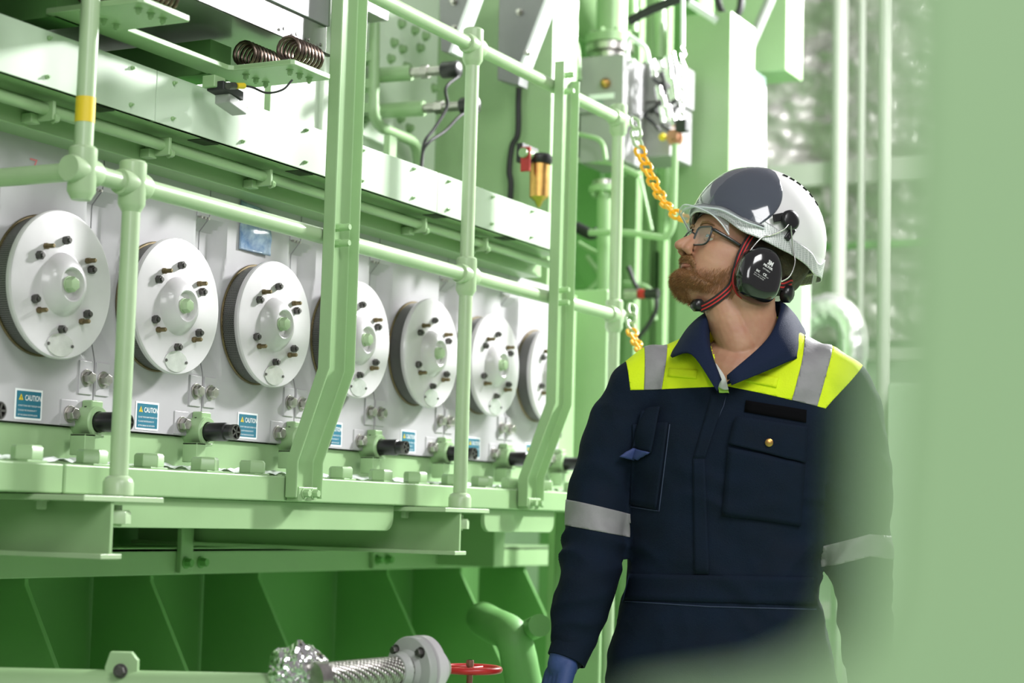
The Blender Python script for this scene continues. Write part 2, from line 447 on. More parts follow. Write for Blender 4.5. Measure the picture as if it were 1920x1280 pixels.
RD = .1385
PLATE = mat('nameplate_metal', (.8, .8, .8), .25, metal=.6, noise_amt=.15, noise_scale=60)
def make_door(loc):
    """door with its round relief valve; local origin at lower left corner on the door plane"""
    t = thing('crankcase_door', (0, 0, 0), 'x', 'hatch', 'grey crankcase doors')
    door_panel_mb().build('panel', GREY, t, 0, smooth=25)
    cx, cz, yo = .1835, 1.5585, -.045
    c = V(cx, yo, cz)
    ring = MB().lathe([(RD*.93, .0), (RD*.93, .044)], (0, 0, 0), (0, 1, 0), 96)
    o = ring.build('flame_ring', meshring, t); o.location = c
    MB().lathe([(RD*.95, 0), (RD*.96, .003), (RD*.93, .006)], V(cx, -.0005, cz) + V(0,-.005,0), (0, 1, 0), 96).build('ring_flange', BRONZE, t)
    prof = [(RD*.93, .006), (RD*.985, .005), (RD, .001), (RD, -.004), (RD*.985, -.0075), (RD*.95, -.0085), (RD*.46, -.0075), (RD*.43, -.009), (RD*.39, -.017), (RD*.33, -.026), (RD*.27, -.031), (RD*.235, -.0325), (RD*.215, -.031), (RD*.20, -.024), (RD*.19, -.022), (.0, -.022)]
    d = MB().lathe(prof, c, (0, 1, 0), 96).build('valve_disc', DISC, t, smooth=30)
    MB().lathe([(.0155, 0), (.0155, .004)], c + V(0, -.022, 0), (0, -1, 0), 24).hexa(c + V(0, -.025, 0), (0, -1, 0), .0145, .014, .1).build('hub_nut', GREEN_B, d, .0006)
    rr = RD*.60
    def at(a): return c + V(rr*math.cos(R_(a)), -.008, rr*math.sin(R_(a)))
    for a in (90, 147, 27, 205, 325, 270):
        p = at(a)
        MB().hexa(p, (0, -1, 0), .0085, .011, a*.01).lathe([(.0045, .011), (.0045, .014)], p, (0, -1, 0), 12).build('nut', DARKST, d, .0005)
    for a in (129, 40, 221, 311):
        p = at(a)
        MB().hexa(p, (0, -1, 0), .0062, .008, a*.02).lathe([(.0044, .008), (.0044, .020), (.003, .022)], p, (0, -1, 0), 12).build('stud', BRONZE, d, .0004)
    pn = c + V(0, -.0088, -RD*.81)
    MB().prism([pn + V(RD*.26*math.cos(q*PI/20), 0, RD*.155*math.sin(q*PI/20)) for q in range(40)], (0, -.001, 0)).build('nameplate', PLATE, d)
    for sx in (-1, 1):
        MB().lathe([(.0032, 0), (.0028, .002)], pn + V(sx*RD*.235, -.001, 0), (0, -1, 0), 10).build('rivet', DARKST, d)
    # bolt pads at the lower corners, both sides of the seam
    for sx in (.0235, DOORP-.0255):
        MB().box(sx-.02, sx+.02, -.003, .004, 1.365, 1.43).build('bolt_pad', GREY, t, .0015)
        MB().lathe([(.0165, 0), (.0165, .003)], (sx, -.003, 1.397), (0, -1, 0), 24).hexa((sx, -.006, 1.397), (0, -1, 0), .0125, .013, .2).build('corner_bolt', STEEL, t, .0008)
    MB().box(DOORP-.092, DOORP-.045, -.002, .004, 1.304, 1.352).build('bolt_pad', GREY, t, .0015)
    MB().lathe([(.0165, 0), (.0165, .003)], (DOORP-.068, -.002, 1.325), (0, -1, 0), 24).hexa((DOORP-.068, -.005, 1.325), (0, -1, 0), .0135, .015, .4).build('lower_bolt', STEEL, t, .0008)
    # catch at the top of the seam
    MB().box(DOORP-.045, DOORP-.006, -.003, 0, 1.765, 1.79).build('catch_plate', GREY, t, .001)
    cm = MB()
    for q in (-.038, -.026, -.014): cm.lathe([(.003, 0), (.003, .008)], (DOORP+q, -.002, 1.763), (0, -1, 0), 8)
    cm.build('catch_screw', STEEL, t)
    # caution label
    x0, x1, z0, z1 = .130, .203, 1.307, 1.3635
    lp = MB().prism(rrect(x0, x1, z0, z1, .003, 0), (0, -.001, 0)).build('caution_label', LWHITE, t)
    MB().box(x0+.004, x1-.004, -.0015, -.001, z0+.004, z1-.004).build('label_field', TEAL, lp, 0, smooth=0)
    ex, ey = (1, 0, 0), (0, 0, 1)
    text_mb('CAUTION', .0145, (x0+.0255, -.0018, z1-.021), ex, ey, bold=.0002, width=.043).build('label_heading', LWHITE, lp, 0, smooth=0)
    tx = MB()
    for k, s in enumerate(('DO NOT STAND NEAR THE RELIEF VALVE', 'TO AVOID THE EXPLOSION AT IT', 'OF THE CRANKCASE EXPLOSION')):
        tx2 = text_mb(s, .0045, (x0+.008, -.0018, z1-.0325-.0085*k), ex, ey, width=(.060, .050, .052)[k]); tx.add(tx2.v, tx2.f)
    tx.build('label_small_print', LWHITE, lp, 0, smooth=0)
    MB().prism([V(x0+.009, -.0014, z1-.021), V(x0+.021, -.0014, z1-.021), V(x0+.015, -.0014, z1-.0095)], (0, -.0006, 0)).build('label_triangle', YTAPE, lp, 0, smooth=0)
    text_mb('!', .009, (x0+.0138, -.0022, z1-.0202), ex, ey, bold=.0003).build('label_mark', BLACK, lp, 0, smooth=0)
    return t
door = make_door((0, 0, 0))
labs = ['grey crankcase door with white valve disc, the first one at the left edge with a red 7',
        'grey crankcase door with white valve disc, second from the left behind the railing post',
        'grey crankcase door with white valve disc under a clear document pouch',
        'grey crankcase door with valve disc half hidden behind the tall left channel',
        'grey crankcase door with valve disc left of the middle railing post',
        'grey crankcase door with valve disc right of the middle railing post',
        'grey crankcase door with valve disc partly behind the right channel',
        'grey crankcase door farthest right, just past the right channel']
for i in range(7):
    o = door if i == 0 else copy_tree(door)
    o.location = (SE[i], YF, 0)
    o['label'] = labs[i]
sm = text_mb('7', .05, (W(54, 305, Y=YF-.001).x, YF-.001, 1.758), (1, 0, 0), (0, 0, 1), bold=-.0005)
tag(sm.build('red_number', REDP, None, 0, smooth=0), 'faded red number 7 marked on the first door', 'marking')
sm = text_mb('6', .04, (W(292, 352, Y=YF-.001).x, YF-.001, 1.775), (1, 0, 0), (0, 0, 1))
tag(sm.build('red_number', REDP, None, 0, smooth=0), 'faint red number on the second door above its disc', 'marking')
# document pouch on the third door
pm = mat('clear_pouch', (.55, .66, .78), .12, alpha=.75, bump=.8, bump_scale=30, color2=(.12, .22, .40), noise_scale=22)
pa, pb = W(452, 385, Y=YF-.004), W(505, 480, Y=YF-.004)
def pf(u, v):
    return V(pa.x + (pb.x-pa.x)*u, YF-.003-.004*noise.noise(V(u*3, v*4, 1))-.003*u, pb.z + (pa.z-.012*u-pb.z+.012)*v)
mbp = MB().grid(pf, 16, 20)
o = mbp.build('document_pouch', pm); o.modifiers.new('s', 'SOLIDIFY').thickness = .0015
tag(o, 'clear blueish document pouch taped on the third door', 'pouch')

# ================================================================== VALVE HOUSINGS between the doors
def make_housing():
    t = thing('drain_valve', (0, 0, 0), 'x', 'valve', 'valves with black grips under the seams')
    a = (0, -1, 0)
    MB().lathe([(.031, -.03), (.031, .032), (.0285, .035), (.021, .035), (.021, .030)], (0, 0, 0), a, 36).build('body', GREEN, t, smooth=30)
    MB().box(-.012, .022, -.025, .0, .02, .042).build('neck', GREEN, t, .003)
    for ang in (20, 70, 130):
        q = R_(ang)
        p = V(-math.cos(q)*.031, -.010, math.sin(q)*.031)
        MB().lathe([(.003, 0), (.003, .0015)], p, (-math.cos(q), 0, math.sin(q)), 8).build('pin_hole', BLACK, t)
    MB().lathe([(.0195, .03), (.0195, .078), (.0185, .082), (.0155, .084), (.0155, .094), (.016, .100)], (0, 0, 0), a, 32).build('grip', BLACK, t)
    e = MB().lathe([(.016, .098), (.016, .106), (.013, .106), (.013, .100)], (0, 0, 0), a, 24)
    for k in range(5):
        q = 2*PI*k/5
        e.obox(V(math.cos(q)*.007, -.1035, math.sin(q)*.007), V(math.cos(q), 0, math.sin(q))*.007, V(0, .0025, 0), V(-math.sin(q), 0, math.cos(q))*.0018)
    e.build('grip_end', DARKST, t)
    # little saddle bracket below it
    MB().box(-.050, -.020, -.045, -.008, -.065, -.024).build('saddle', GREEN, t, .002)
    MB().box(-.050, .005, -.045, -.008, -.030, -.024).build('saddle_arm', GREEN, t, .002)
    return t
hs = make_housing()
hl = ['valve with black grip at the far left, only its end in view', 'valve with black grip between the first and second doors', 'valve with black grip just right of the near railing post',
      'valve with green housing mostly behind the tall left channel', 'valve with black grip right of the tall left channel', 'valve with black grip behind the middle railing post', 'valve with black grip left of the right channel', 'valve with black grip beyond the right channel near the sleeve']
for i in range(8):
    o = hs if i == 0 else copy_tree(hs)
    o.location = (SE[i] - .020, YF, 1.312); o['label'] = hl[i]
# crumpled clear sheet lying along the ledge behind the nuts
fo = MB().grid(lambda u, v: V(2.0+u*3.0, 2.235+v*.09, ZL1+.004+.016*abs(noise.noise(V(u*60, v*4, 3)))+.006*v), 260, 8)
tag(fo.build('plastic_sheet', mat('clear_wet_sheet', (.78, .84, .80), .15, bump=.6, bump_scale=50), org=(3.5, 2.28, ZL1), smooth=20), 'crumpled shiny clear sheet lying along the ledge behind the nuts', 'plastic sheet')

# ================================================================== RAILING
rl = thing('guard_railing', (3.79, YR, 1.17), 'pale green tubular guard railing with three posts and a chained end', 'railing')
XA, XB, XC, XD = 2.545, 3.787, 4.652, 2.411
ZM, ZH = 1.722, 2.278
r1 = .0165
def fitting(p, name='tee_fitting', axis=(0,0,1), h=.042):
    a = Vector(axis)
    MB().lathe([(.0165, -h-.008), (.021, -h), (.0245, -h+.006), (.0245, h-.004), (.021, h), (.012, h+.002)], p, a, 28).lathe([(.022, -.036), (.024, -.03), (.024, .03), (.022, .036)], p, (1, 0, 0), 28).build(name, GREEN_B, rl, smooth=35)
def foot(x):
    MB().lathe([(.027, 0), (.027, .022), (.023, .030), (.017, .034)], (x, YR, 1.172), (0, 0, 1), 28).build('post_socket', GREEN_B, rl, smooth=35)
    MB().cyl((x, YR, 1.155), (x, YR, 1.118), .009).hexa((x, YR, 1.122), (0, 0, 1), .025, .024).build('post_nut', GREEN_B, rl, .001)
MB().cyl((XA, YR, 1.18), (XA, YR, ZM), r1).build('post', GREEN_B, rl)
MB().cyl((XB, YR, 1.18), (XB, YR, ZH), r1).build('post', GREEN_B, rl)
MB().cyl((XC, YR, 0.0), (XC, YR, ZH), r1).build('post', GREEN_B, rl)
MB().cyl((XD-.2, YR, ZH+.0), (XC, YR, ZH), r1).build('handrail', GREEN_B, rl)
MB().cyl((XD, YR, ZM), (XC, YR, ZM), r1).build('mid_rail', GREEN_B, rl)
MB().cyl((XD, YR, ZM), (XD, YR+.75, ZM), r1).build('cross_rail', GREEN_B, rl)
MB().cyl((XD, YR, ZM), (XD, YR, 2.75), r1).build('tall_pole', GREEN_B, rl)
MB().cyl((XD, YR, 1.806), (XD, YR, 1.85), r1+.0006).build('yellow_tape_band', YTAPE, rl)
fitting(V(XA, YR, ZM)); fitting(V(XB, YR, ZM)); fitting(V(XC, YR, ZM)); fitting(V(XB, YR, ZH)); fitting(V(XC, YR, ZH)); fitting(V(XD, YR, ZM))
foot(XA); foot(XB)
gp = W(1425, 700, D=4.25)
MB().cyl((gp.x, gp.y, 0), (gp.x, gp.y, 1.90), r1).build('post', GREEN_B, rl)
# eye plates for the chains
for z in (ZM, ZH):
    MB().tube([V(XC+.02+.012*math.cos(2*PI*k/16)+.01, YR, z+.012*math.sin(2*PI*k/16)) for k in range(16)], .003, 8, closed=True).build('chain_eye', GREEN_B, rl)

# tall channels bolted to the ledge, the rails fixed to them
YC = 2.046
def channel(x, ztop, label, zb, cut=0):
    t = thing('channel_stanchion', (x, 2.14, 1.172), label, 'steel channel', 'kinked channel stanchions')
    w, dp, th = .050, .014, .006
    pts = [V(x, YC, ztop), V(x-.004, YC, 1.445), V(x+.022, 2.132, 1.255), V(x+.022, 2.132, 1.180)]
    # web on the engine side, two flanges towards the aisle
    prof = [(w, dp), (-w, dp), (-w, -dp), (-w+th, -dp), (-w+th+.002, dp-th), (w-th-.002, dp-th), (w-th, -dp), (w, -dp)]
    vs, fs = [], []
    n = len(prof)
    for i, p in enumerate(pts):
        for (a, b) in prof:
            vs.append(p + V(a, b, cut*(w - a)/(2*w) if i == 0 else 0))
    for i in range(len(pts)-1):
        for k in range(n):
            k2 = (k+1) % n
            fs.append((i*n+k, i*n+k2, (i+1)*n+k2, (i+1)*n+k))
    fs.append(tuple(range(n))); fs.append(tuple((len(pts)-1)*n+k for k in range(n)))
    MB().add(vs, fs).build('channel', GREEN, t, .0025, smooth=30)
    for z in zb:
        MB().lathe([(.0075, 0), (.0075, .030), (.006, .034)], (x-.012, YC+.008, z), (0, -1, 0), 14).lathe([(.0086, 0), (.0086, .012)], (x-.012, YC+.008, z), (0, -1, 0), 6).build('clamp_bolt', GREEN, t)
    for q in (-.020, .014):
        MB().bolt(V(x+.022+q, 2.118, 1.190), (0, -1, 0), .0085, .012).build('foot_bolt', GREEN, t, .0005)
    MB().box(x-.018, x+.052, 2.118, 2.149, 1.173, 1.203).build('foot_plate', GREEN, t, .002)
    return t
channel(3.185, 2.72, 'tall green channel stanchion left of centre, running out of the top', (1.707, 1.740))
channel(4.243, 2.300, 'shorter green channel stanchion with an angled top, right of the middle post', (1.707, 1.740, 2.262, 2.305), .035)

# I-beam brackets which carry the posts
def ibeam(x, label, xw):
    t = thing('support_beam', (x, 2.4, 1.06), label, 'steel beam', 'cantilever support beams')
    z0, z1 = 1.062, 1.172
    y0, y1 = 2.045, 2.98
    MB().box(x-.13, x+.085, y0, y1, z1-.012, z1-.002).build('top_flange', GREEN_B, t, .0015)
    MB().box(x-.08, x-.025, y0+.0, y1, z0, z0+.009).build('bottom_flange', GREEN_B, t, .0015)
    MB().box(x-.054, x-.046, y0+.004, y1, z0+.005, z1-.01).build('web', GREEN, t, .001)
    MB().bolt(V(x-.075, y0+.14, z1-.012), (0, 0, -1), .010, .014).build('bolt', GREEN_B, t)
    return t
ibeam(XA, 'green support beam under the near railing post at the left edge', 0)
ibeam(XB, 'green support beam under the middle railing post', 0)

# ================================================================== CHAINS
def chain(name, pts, label, Ls=.045, wid=.0122, rad=.0043, green=3):
    P = spline(pts, 14)
    t = thing(name, P[0], label, 'chain', 'yellow safety chains')
    # arc length walk
    d = [0]
    for i in range(1, len(P)): d.append(d[-1] + (P[i]-P[i-1]).length)
    pitch = Ls - 2*rad - .003
    n = int(d[-1]/pitch)
    def at(s):
        for i in range(1, len(P)):
            if d[i] >= s: return P[i-1].lerp(P[i], (s-d[i-1])/max(1e-9, d[i]-d[i-1]))
        return P[-1]
    for k in range(n):
        a, b = at(k*pitch), at((k+1)*pitch); c = (a+b)/2; u = (b-a).normalized()
        side = u.cross(V(.3, 1, .1)).normalized(); oth = u.cross(side)
        s = side if k % 2 == 0 else oth
        s = (s*.9 + (oth if k % 2 == 0 else side)*.42).normalized()
        pp = []
        h = Ls/2 - rad - wid
        for q in range(20):
            an = 2*PI*q/20
            pp.append(c + u*((h if math.cos(an) > 0 else -h) + math.cos(an)*wid) + s*math.sin(an)*wid)
        MB().tube(pp, rad, 9, closed=True).build('link', GREEN_B if k < green else YEL, t)
a = W(1186, 240, Y=2.05)
chain('safety_chain', [W(1190, 222, D=4.75), W(1196, 270, D=4.7), W(1215, 320, D=4.62), W(1238, 368, D=4.52), W(1262, 398, D=4.42), W(1292, 412, D=4.38), W(1340, 405, D=4.32), W(1390, 380, D=4.27), V(gp.x, gp.y, 1.86)], 'yellow plastic safety chain hanging from the top of the end post', green=3)
chain('safety_chain', [W(1186, 572, D=4.76), W(1182, 610, D=4.7), W(1192, 640, D=4.62), W(1208, 668, D=4.5), W(1235, 700, D=4.42), W(1300, 720, D=4.34), W(1370, 710, D=4.28), V(gp.x, gp.y, 1.47)], 'lower yellow safety chain, short run beside the yellow shoulder', green=3)
# ================================================================== UPPER ENGINE BLOCK and what hangs on it
YU = 2.78
ub = thing('engine_block', (3.6, 2.9, 1.98), 'green upper engine wall with bolted plate above the strip panels', 'engine')
WALL_LIT = mat('overlit_wall_green', (.72, .82, .68), .32, noise_amt=.06, noise_scale=4)  # wall green whitened, the strong light is put into the colour
MB().box(1.5, 4.84, YU, 2.95, 1.96, 3.3).build('wall_plate', WALL_LIT, ub, .003)
MB().box(4.84, 4.96, 2.385, 2.95, 1.80, 3.3).build('end_pilaster', GREEN, ub, .004)
MB().box(4.96, 5.03, 2.60, 2.95, 1.0, 3.3).build('end_pilaster', GREEN, ub, .004)
MB().box(4.18, 4.80, YU-.018, YU, 2.06, 2.86).build('cover_plate', WALL_LIT, ub, .004)
for px, py in ((750,45),(775,57),(795,68),(752,92),(785,90),(760,125),(812,165),(748,222),(765,240),(683,222),(736,80),(730,110)):
    p = W(px, py, Y=YU-.018)
    MB().bolt(p, (0, -1, 0), .011, .016).build('cover_bolt', GREEN, ub)
# vertical pipe with a bend and its brackets
pp = [W(703, -40, Y=2.70), W(700, 215, Y=2.70), W(712, 238, Y=2.70), W(782, 268, Y=2.70), W(786, 330, Y=2.72)]
t = thing('bent_pipe', (pp[1].x, 2.7, 2.0), 'green vertical pipe on the upper wall bending to the right above the strip', 'pipe')
MB().tube(fillet(pp, .05), .016, 16).build('pipe', GREEN, t)
for py in (110, 160, 205):
    p = W(700, py, Y=2.71); MB().box(p.x-.03, p.x+.02, 2.70, YU, p.z-.014, p.z+.014).build('pipe_clip', GREEN, t, .002)
def vpost(name, px, py0, py1, Y, w, label, cat, m_=None, d=.02):
    a, b = W(px, py0, Y=Y), W(px, py1, Y=Y)
    return tag(MB().box(a.x-w, a.x+w, Y, Y+d, b.z, a.z).build(name, m_ or GREEN, None, .002), label, cat)
vpost('flat_bar', 519, 60, 222, 2.60, .016, 'green flat bar standing behind the spring bracket', 'bar')
vpost('flat_bar', 672, -40, 282, 2.40, .007, 'thin green bar just right of the tall channel', 'bar')
vpost('flat_bar', 738, 255, 300, 2.60, .02, 'short green bar rising behind the strip panel under the bent pipe', 'bar')
# two pressure sensors with black plugs and their cables
def sensor(p0, p1, label, cable):
    a, b = p0, p1
    t = thing('pressure_sensor', a, label, 'sensor', 'sensors on the upper wall')
    d = (b-a)
    MB().cyl(a, a + d*.45, .022).build('stub_pipe', GREEN, t)
    MB().lathe([(.014, 0), (.014, d.length*.52)], a + d*.45, d, 20).lathe([(.02, d.length*.12), (.02, d.length*.2)], a + d*.45, d, 6).build('fitting', STEEL, t)
    MB().lathe([(.022, d.length-.052), (.024, d.length-.048), (.024, d.length), (.016, d.length+.004)], a, d, 24).build('plug', BLACK, t)
    MB().tube(spline(cable, 8), .0045, 8).build('cable', RUBBER, t)
    return t
a = W(700, 142, Y=2.74); b = a
sensor(a, V(a.x+.02, 2.47, a.z+.0), 'upper pressure sensor with black plug on the bright wall', [V(a.x+.02, 2.47, a.z-.02), W(836, 165, Y=2.47), W(838, 200, Y=2.48), W(815, 240, Y=2.48), W(795, 270, Y=2.48), W(790, 330, Y=2.48)])
a2 = W(715, 208, Y=2.74)
sensor(a2, V(a2.x+.03, 2.44, a2.z), 'lower pressure sensor with black plug and looping cable', [V(a2.x+.03, 2.44, a2.z-.02), W(866, 215, Y=2.44), W(835, 245, Y=2.45), W(805, 266, Y=2.46), W(793, 285, Y=2.47), W(789, 330, Y=2.47)])
# grey junction box and sheet-metal ducts at the top
a = W(688, -30, Y=2.6); b = W(728, 40, Y=2.6)
t = tag(MB().box(a.x, b.x, 2.6, 2.72, b.z, a.z).build('junction_box', SHEET, None, .004), 'small metal junction box beside the tall channel at the top', 'box')
def duct(q, Yf, label):
    P = [W(x, y, X=Yf) for x, y in q]
    t = thing('duct_cover', P[0], label, 'duct cover', 'sheet metal duct covers')
    MB().prism(P, (.06, 0, 0)).build('body', mat('duct_grey', (.24, .245, .245), .4, metal=.3, noise_amt=.1), t, .003)
    a, b = P[1], P[2]
    MB().obox((a+b)/2 + V(.02, -.004, 0), (b-a)*.5, V(.03, 0, 0), V(0, .006, 0)).build('edge_trim', LWHITE, t)
    for k in (.3, .7):
        c = P[0].lerp(P[3], k) + V(-.002, -.05, 0)
        MB().bolt(c, (-1, 0, 0), .008, .012).build('screw', STEEL, t)
    return t
duct([(822, -30), (893, -30), (845, 100), (826, 95)], 4.45, 'grey sheet duct cover hanging above the handrail')
duct([(936, -30), (1036, -30), (976, 128), (972, 160), (932, 150)], 4.70, 'grey sheet duct cover with a bright slanting edge, right one')
# long black cable down the pilaster
cb = MB().tube(spline([W(x, y, X=4.82) for x, y in ((978, 120), (974, 150), (972, 190), (971, 250), (960, 275), (955, 320), (958, 345), (955, 400))], 8), .009, 10)
tag(cb.build('black_cable', RUBBER), 'thick black cable running down the green pilaster', 'cable')
# brass filter regulator
t = thing('filter_regulator', W(1013, 330, Y=2.25), 'brass bowl filter regulator left of the right channel', 'regulator')
c0 = W(1012, 308, Y=2.28)
MB().lathe([(.0, -.125), (.007, -.118), (.012, -.106), (.027, -.094), (.029, -.01), (.029, 0)], c0, (0, 0, 1), 28).build('bowl', BRASS, t, smooth=30)
MB().lathe([(.033, 0), (.036, .008), (.036, .022), (.03, .028)], c0, (0, 0, 1), 28).build('cap', BLACK, t)
MB().tube([c0 + V(-.07, .02, .022), c0 + V(.06, -.0, .022)], .014, 14).build('port_pipe', GREEN, t)
MB().box(c0.x-.062, c0.x-.055, c0.y, c0.y+.03, c0.z-.03, c0.z+.04).build('red_tab', RED, t, .002)
MB().box(c0.x-.05, c0.x+.05, c0.y+.03, c0.y+.05, c0.z+.0, c0.z+.055).build('bracket', RUBBER, t, .002)

# ================================================================== SPRING BRACKET, SHEET BOX
ZB = 2.015
bx = [(2.433, 2.214), (2.452, 1.990), (2.574, 1.988), (2.574, 2.136), (2.897, 2.136), (2.902, 1.988), (3.034, 1.990), (3.034, 2.180)]
def bracket_plate(xo, label):
    t = thing('spring_bracket', (2.7+xo, 2.1, ZB), label, 'bracket', 'notched brackets with spring mounts')
    MB().prism([V(x+xo, y, ZB) for x, y in [(2.433, 2.20), (2.433, 1.996), (2.441, 1.988), (2.568, 1.988), (2.574, 1.994), (2.574, 2.128), (2.582, 2.136), (2.889, 2.136), (2.897, 2.128), (2.897, 1.994), (2.903, 1.988), (3.028, 1.988), (3.034, 1.994), (3.034, 2.18), (3.02, 2.195)]], (0, 0, .011)).build('plate', GREEN, t, .002)
    for x0 in (2.50, 2.968):
        for y in (2.020, 2.125):
            pts = []
            n = 8
            for k in range(n*14+1):
                q = 2*PI*k/14
                pts.append(V(x0+xo-.048+.096*k/(n*14), y + .023*math.sin(q), ZB+.041 - .024*math.cos(q)))
            MB().tube(pts, .0034, 8).build('spring_coil', SPRING, t)
            MB().box(x0+xo-.052, x0+xo+.052, y-.008, y+.008, ZB+.008, ZB+.018).build('spring_bar', STEEL, t, .001)
            for q in (-.034, 0, .034):
                MB().bolt(V(x0+xo+q, y, ZB), (0, 0, -1), .0058, .008).lathe([(.003, .006), (.003, .012)], V(x0+xo+q, y, ZB), (0, 0, -1), 8).build('bracket_nut', GREEN, t)
    return t
bracket_plate(0, 'green notched bracket carrying coil springs under the sheet metal box')
bracket_plate(-.765, 'green notched bracket, only its corner showing in the top left corner')
for x_, lb in ((2.45, 'dark green arm holding the spring bracket, left one'), (2.9, 'dark green arm holding the spring bracket, right one')):
    tag(MB().box(x_, x_+.07, 2.19, 2.60, ZB, ZB+.07).build('bracket_arm', GREEN_D), lb, 'bracket')
t = thing('instrument_cabinet', (2.4, 2.3, 2.1), 'brushed sheet metal box standing on coil springs at the top', 'cabinet')
X1 = 3.146
MB().box(1.7, X1, 2.076, 2.55, 2.0975, 2.7).build('body', SHEET, t, .003)
MB().box(1.7, X1, 2.070, 2.076, 2.160, 2.7).build('front_panel', mat('pale_sheet', (.34, .34, .35), .42, metal=.35, noise_amt=.08, noise_scale=12, bump=.15, bump_scale=20), t, .0015)
MB().box(1.7, X1+.001, 2.068, 2.075, 2.0965, 2.102).build('edge_seam', DARKST, t)
for k in range(4):
    MB().lathe([(.004, 0), (.003, .003)], (X1-.03-k*.045, 2.072, 2.115), (0, -1, 0), 10).build('rivet', STEEL, t)
# small clip lamp and cable below the bracket
t = thing('clip_lamp', W(440, 190, Y=2.12), 'small grey clip lamp under the spring bracket', 'lamp')
a = W(433, 196, Y=2.13)
MB().obox(a, V(.030, 0, -.006), V(0, .018, 0), V(.0, 0, .010)).build('lamp_body', GREYBOX, t, .003)
MB().obox(a + V(-.02, 0, .022), V(.034, 0, -.004), V(0, .02, 0), V(0, 0, .009)).build('lamp_cap', RUBBER, t, .002)
MB().obox(a + V(-.045, .01, .034), V(.018, 0, 0), V(0, .015, 0), V(0, 0, .012)).build('lamp_bracket', GREEN, t, .002)
t = thing('sensor_lead', W(470, 165, Y=2.1), 'thin dark lead with a yellow sleeve looping under the bracket', 'cable')
MB().tube(spline([W(436, 161, Y=2.08), W(470, 163, Y=2.08), W(500, 174, Y=2.04), W(530, 168, Y=2.01), W(548, 150, Y=2.0)], 8), .0022, 8).build('lead', RUBBER, t)
MB().cyl(W(443, 161, Y=2.08), W(457, 161, Y=2.08), .006).build('sleeve', YTAPE, t)
MB().cyl(W(428, 161, Y=2.08), W(440, 161, Y=2.08), .007).build('lead_plug', DARKST, t)

# ================================================================== LOWER LEFT: pipe, foil, braided hose, wheel
y0 = 1.72
P0 = W(80, 1286, D=3.1); P1 = W(560, 1296, D=3.12)
t = thing('bottom_pipe', P0, 'green pipe at the bottom edge ending in foil wrap', 'pipe')
MB().tube([P0 - (P1-P0)*.6, P1], .030, 32).build('pipe', GREEN, t)
c = W(222, 1262, D=3.10); ax = (P1-P0).normalized()
clp = []
for q in ((-.024,-.06),(-.024,.01),(-.016,.036),(.02,.036),(.032,.022),(.032,-.06)):
    clp.append(c + ax*q[0] + V(0, 0, q[1]))
MB().prism(clp, ax.cross(V(0,0,1))*-.02 ).build('pipe_bracket', GREEN, t, .002)
nrm = ax.cross(V(0,0,1))
MB().bolt(c + ax*.006 + V(0,0,.006) + nrm*.018, nrm, .009, .012).build('bracket_bolt', DARKST, t)
# foil bulb
fc = W(560, 1262, D=3.12)
def fb(u, v):
    a = 2*PI*u; h = -.05 + .10*v
    r = .024 + .024*math.sin(PI*min(1, v*1.02))**.6
    r *= 1 + .22*noise.noise(V(math.cos(a)*2.2, math.sin(a)*2.2, v*5)) + .12*noise.noise(V(math.cos(a)*6, math.sin(a)*6, v*14))
    e1 = V(0,0,1); e2 = ax.cross(e1)
    return fc + ax*h + (e1*math.cos(a)+e2*math.sin(a))*r
tag(MB().grid(fb, 90, 40, closed_u=True).build('foil_wrap', mat('shiny_foil', (.9,.9,.9), .12, metal=1), smooth=12), 'crumpled silver foil wrapped round the pipe end', 'foil')
hx = W(762, 1256, D=3.22); h0 = W(598, 1272, D=3.08)
braid = mat('steel_braid', (.68, .66, .63), .28, metal=1)
_nt = braid.node_tree; _N = _nt.nodes; _L = _nt.links
tc = _N.new('ShaderNodeTexCoord'); ck = _N.new('ShaderNodeTexWave'); ck.inputs['Scale'].default_value = 52; ck.bands_direction = 'DIAGONAL'; _L.new(tc.outputs['Object'], ck.inputs[0])
ck2 = _N.new('ShaderNodeTexWave'); ck2.inputs['Scale'].default_value = 60; ck2.bands_direction = 'X'; _L.new(tc.outputs['Object'], ck2.inputs[0])
mp = _N.new('ShaderNodeMath'); mp.operation = 'MULTIPLY'; _L.new(ck.outputs[1], mp.inputs[0]); _L.new(ck2.outputs[1], mp.inputs[1])
bp = _N.new('ShaderNodeBump'); bp.inputs['Strength'].default_value = 1; bp.inputs['Distance'].default_value = .002; _L.new(mp.outputs[0], bp.inputs['Height']); _L.new(bp.outputs[0], _N['Principled BSDF'].inputs['Normal'])
cr = _N.new('ShaderNodeValToRGB'); cr.color_ramp.elements[0].color = (.22,.2,.18,1); cr.color_ramp.elements[1].color = (.8,.78,.75,1); cr.color_ramp.elements[1].position=.35
_L.new(mp.outputs[0], cr.inputs[0]); _L.new(cr.outputs[0], _N['Principled BSDF'].inputs['Base Color'])
t = thing('braided_hose', h0, 'braided steel hose with a pale bolted flange at the bottom', 'hose')
d = (hx-h0)
MB().tube([h0 + d*k/8 for k in range(9)], .0265, 32).build('braid', braid, t)
MB().cyl(h0 - d.normalized()*.015, h0 + d*.04, .030, n=32).build('ferrule', STEEL, t)
MB().lathe([(.030, 0), (.030, .012), (.033, .016)], h0 + d*.86, d, 32).build('collar', GREYBOX, t)
fa = V(d.x, d.y, 0).normalized()
FL = mat('flange_grey', (.42, .43, .42), .35, noise_amt=.08)
MB().lathe([(.028, -.004), (.036, .002), (.057, .004), (.059, .006), (.059, .020), (.056, .022)], hx, fa, 48).build('flange', FL, t, smooth=30)
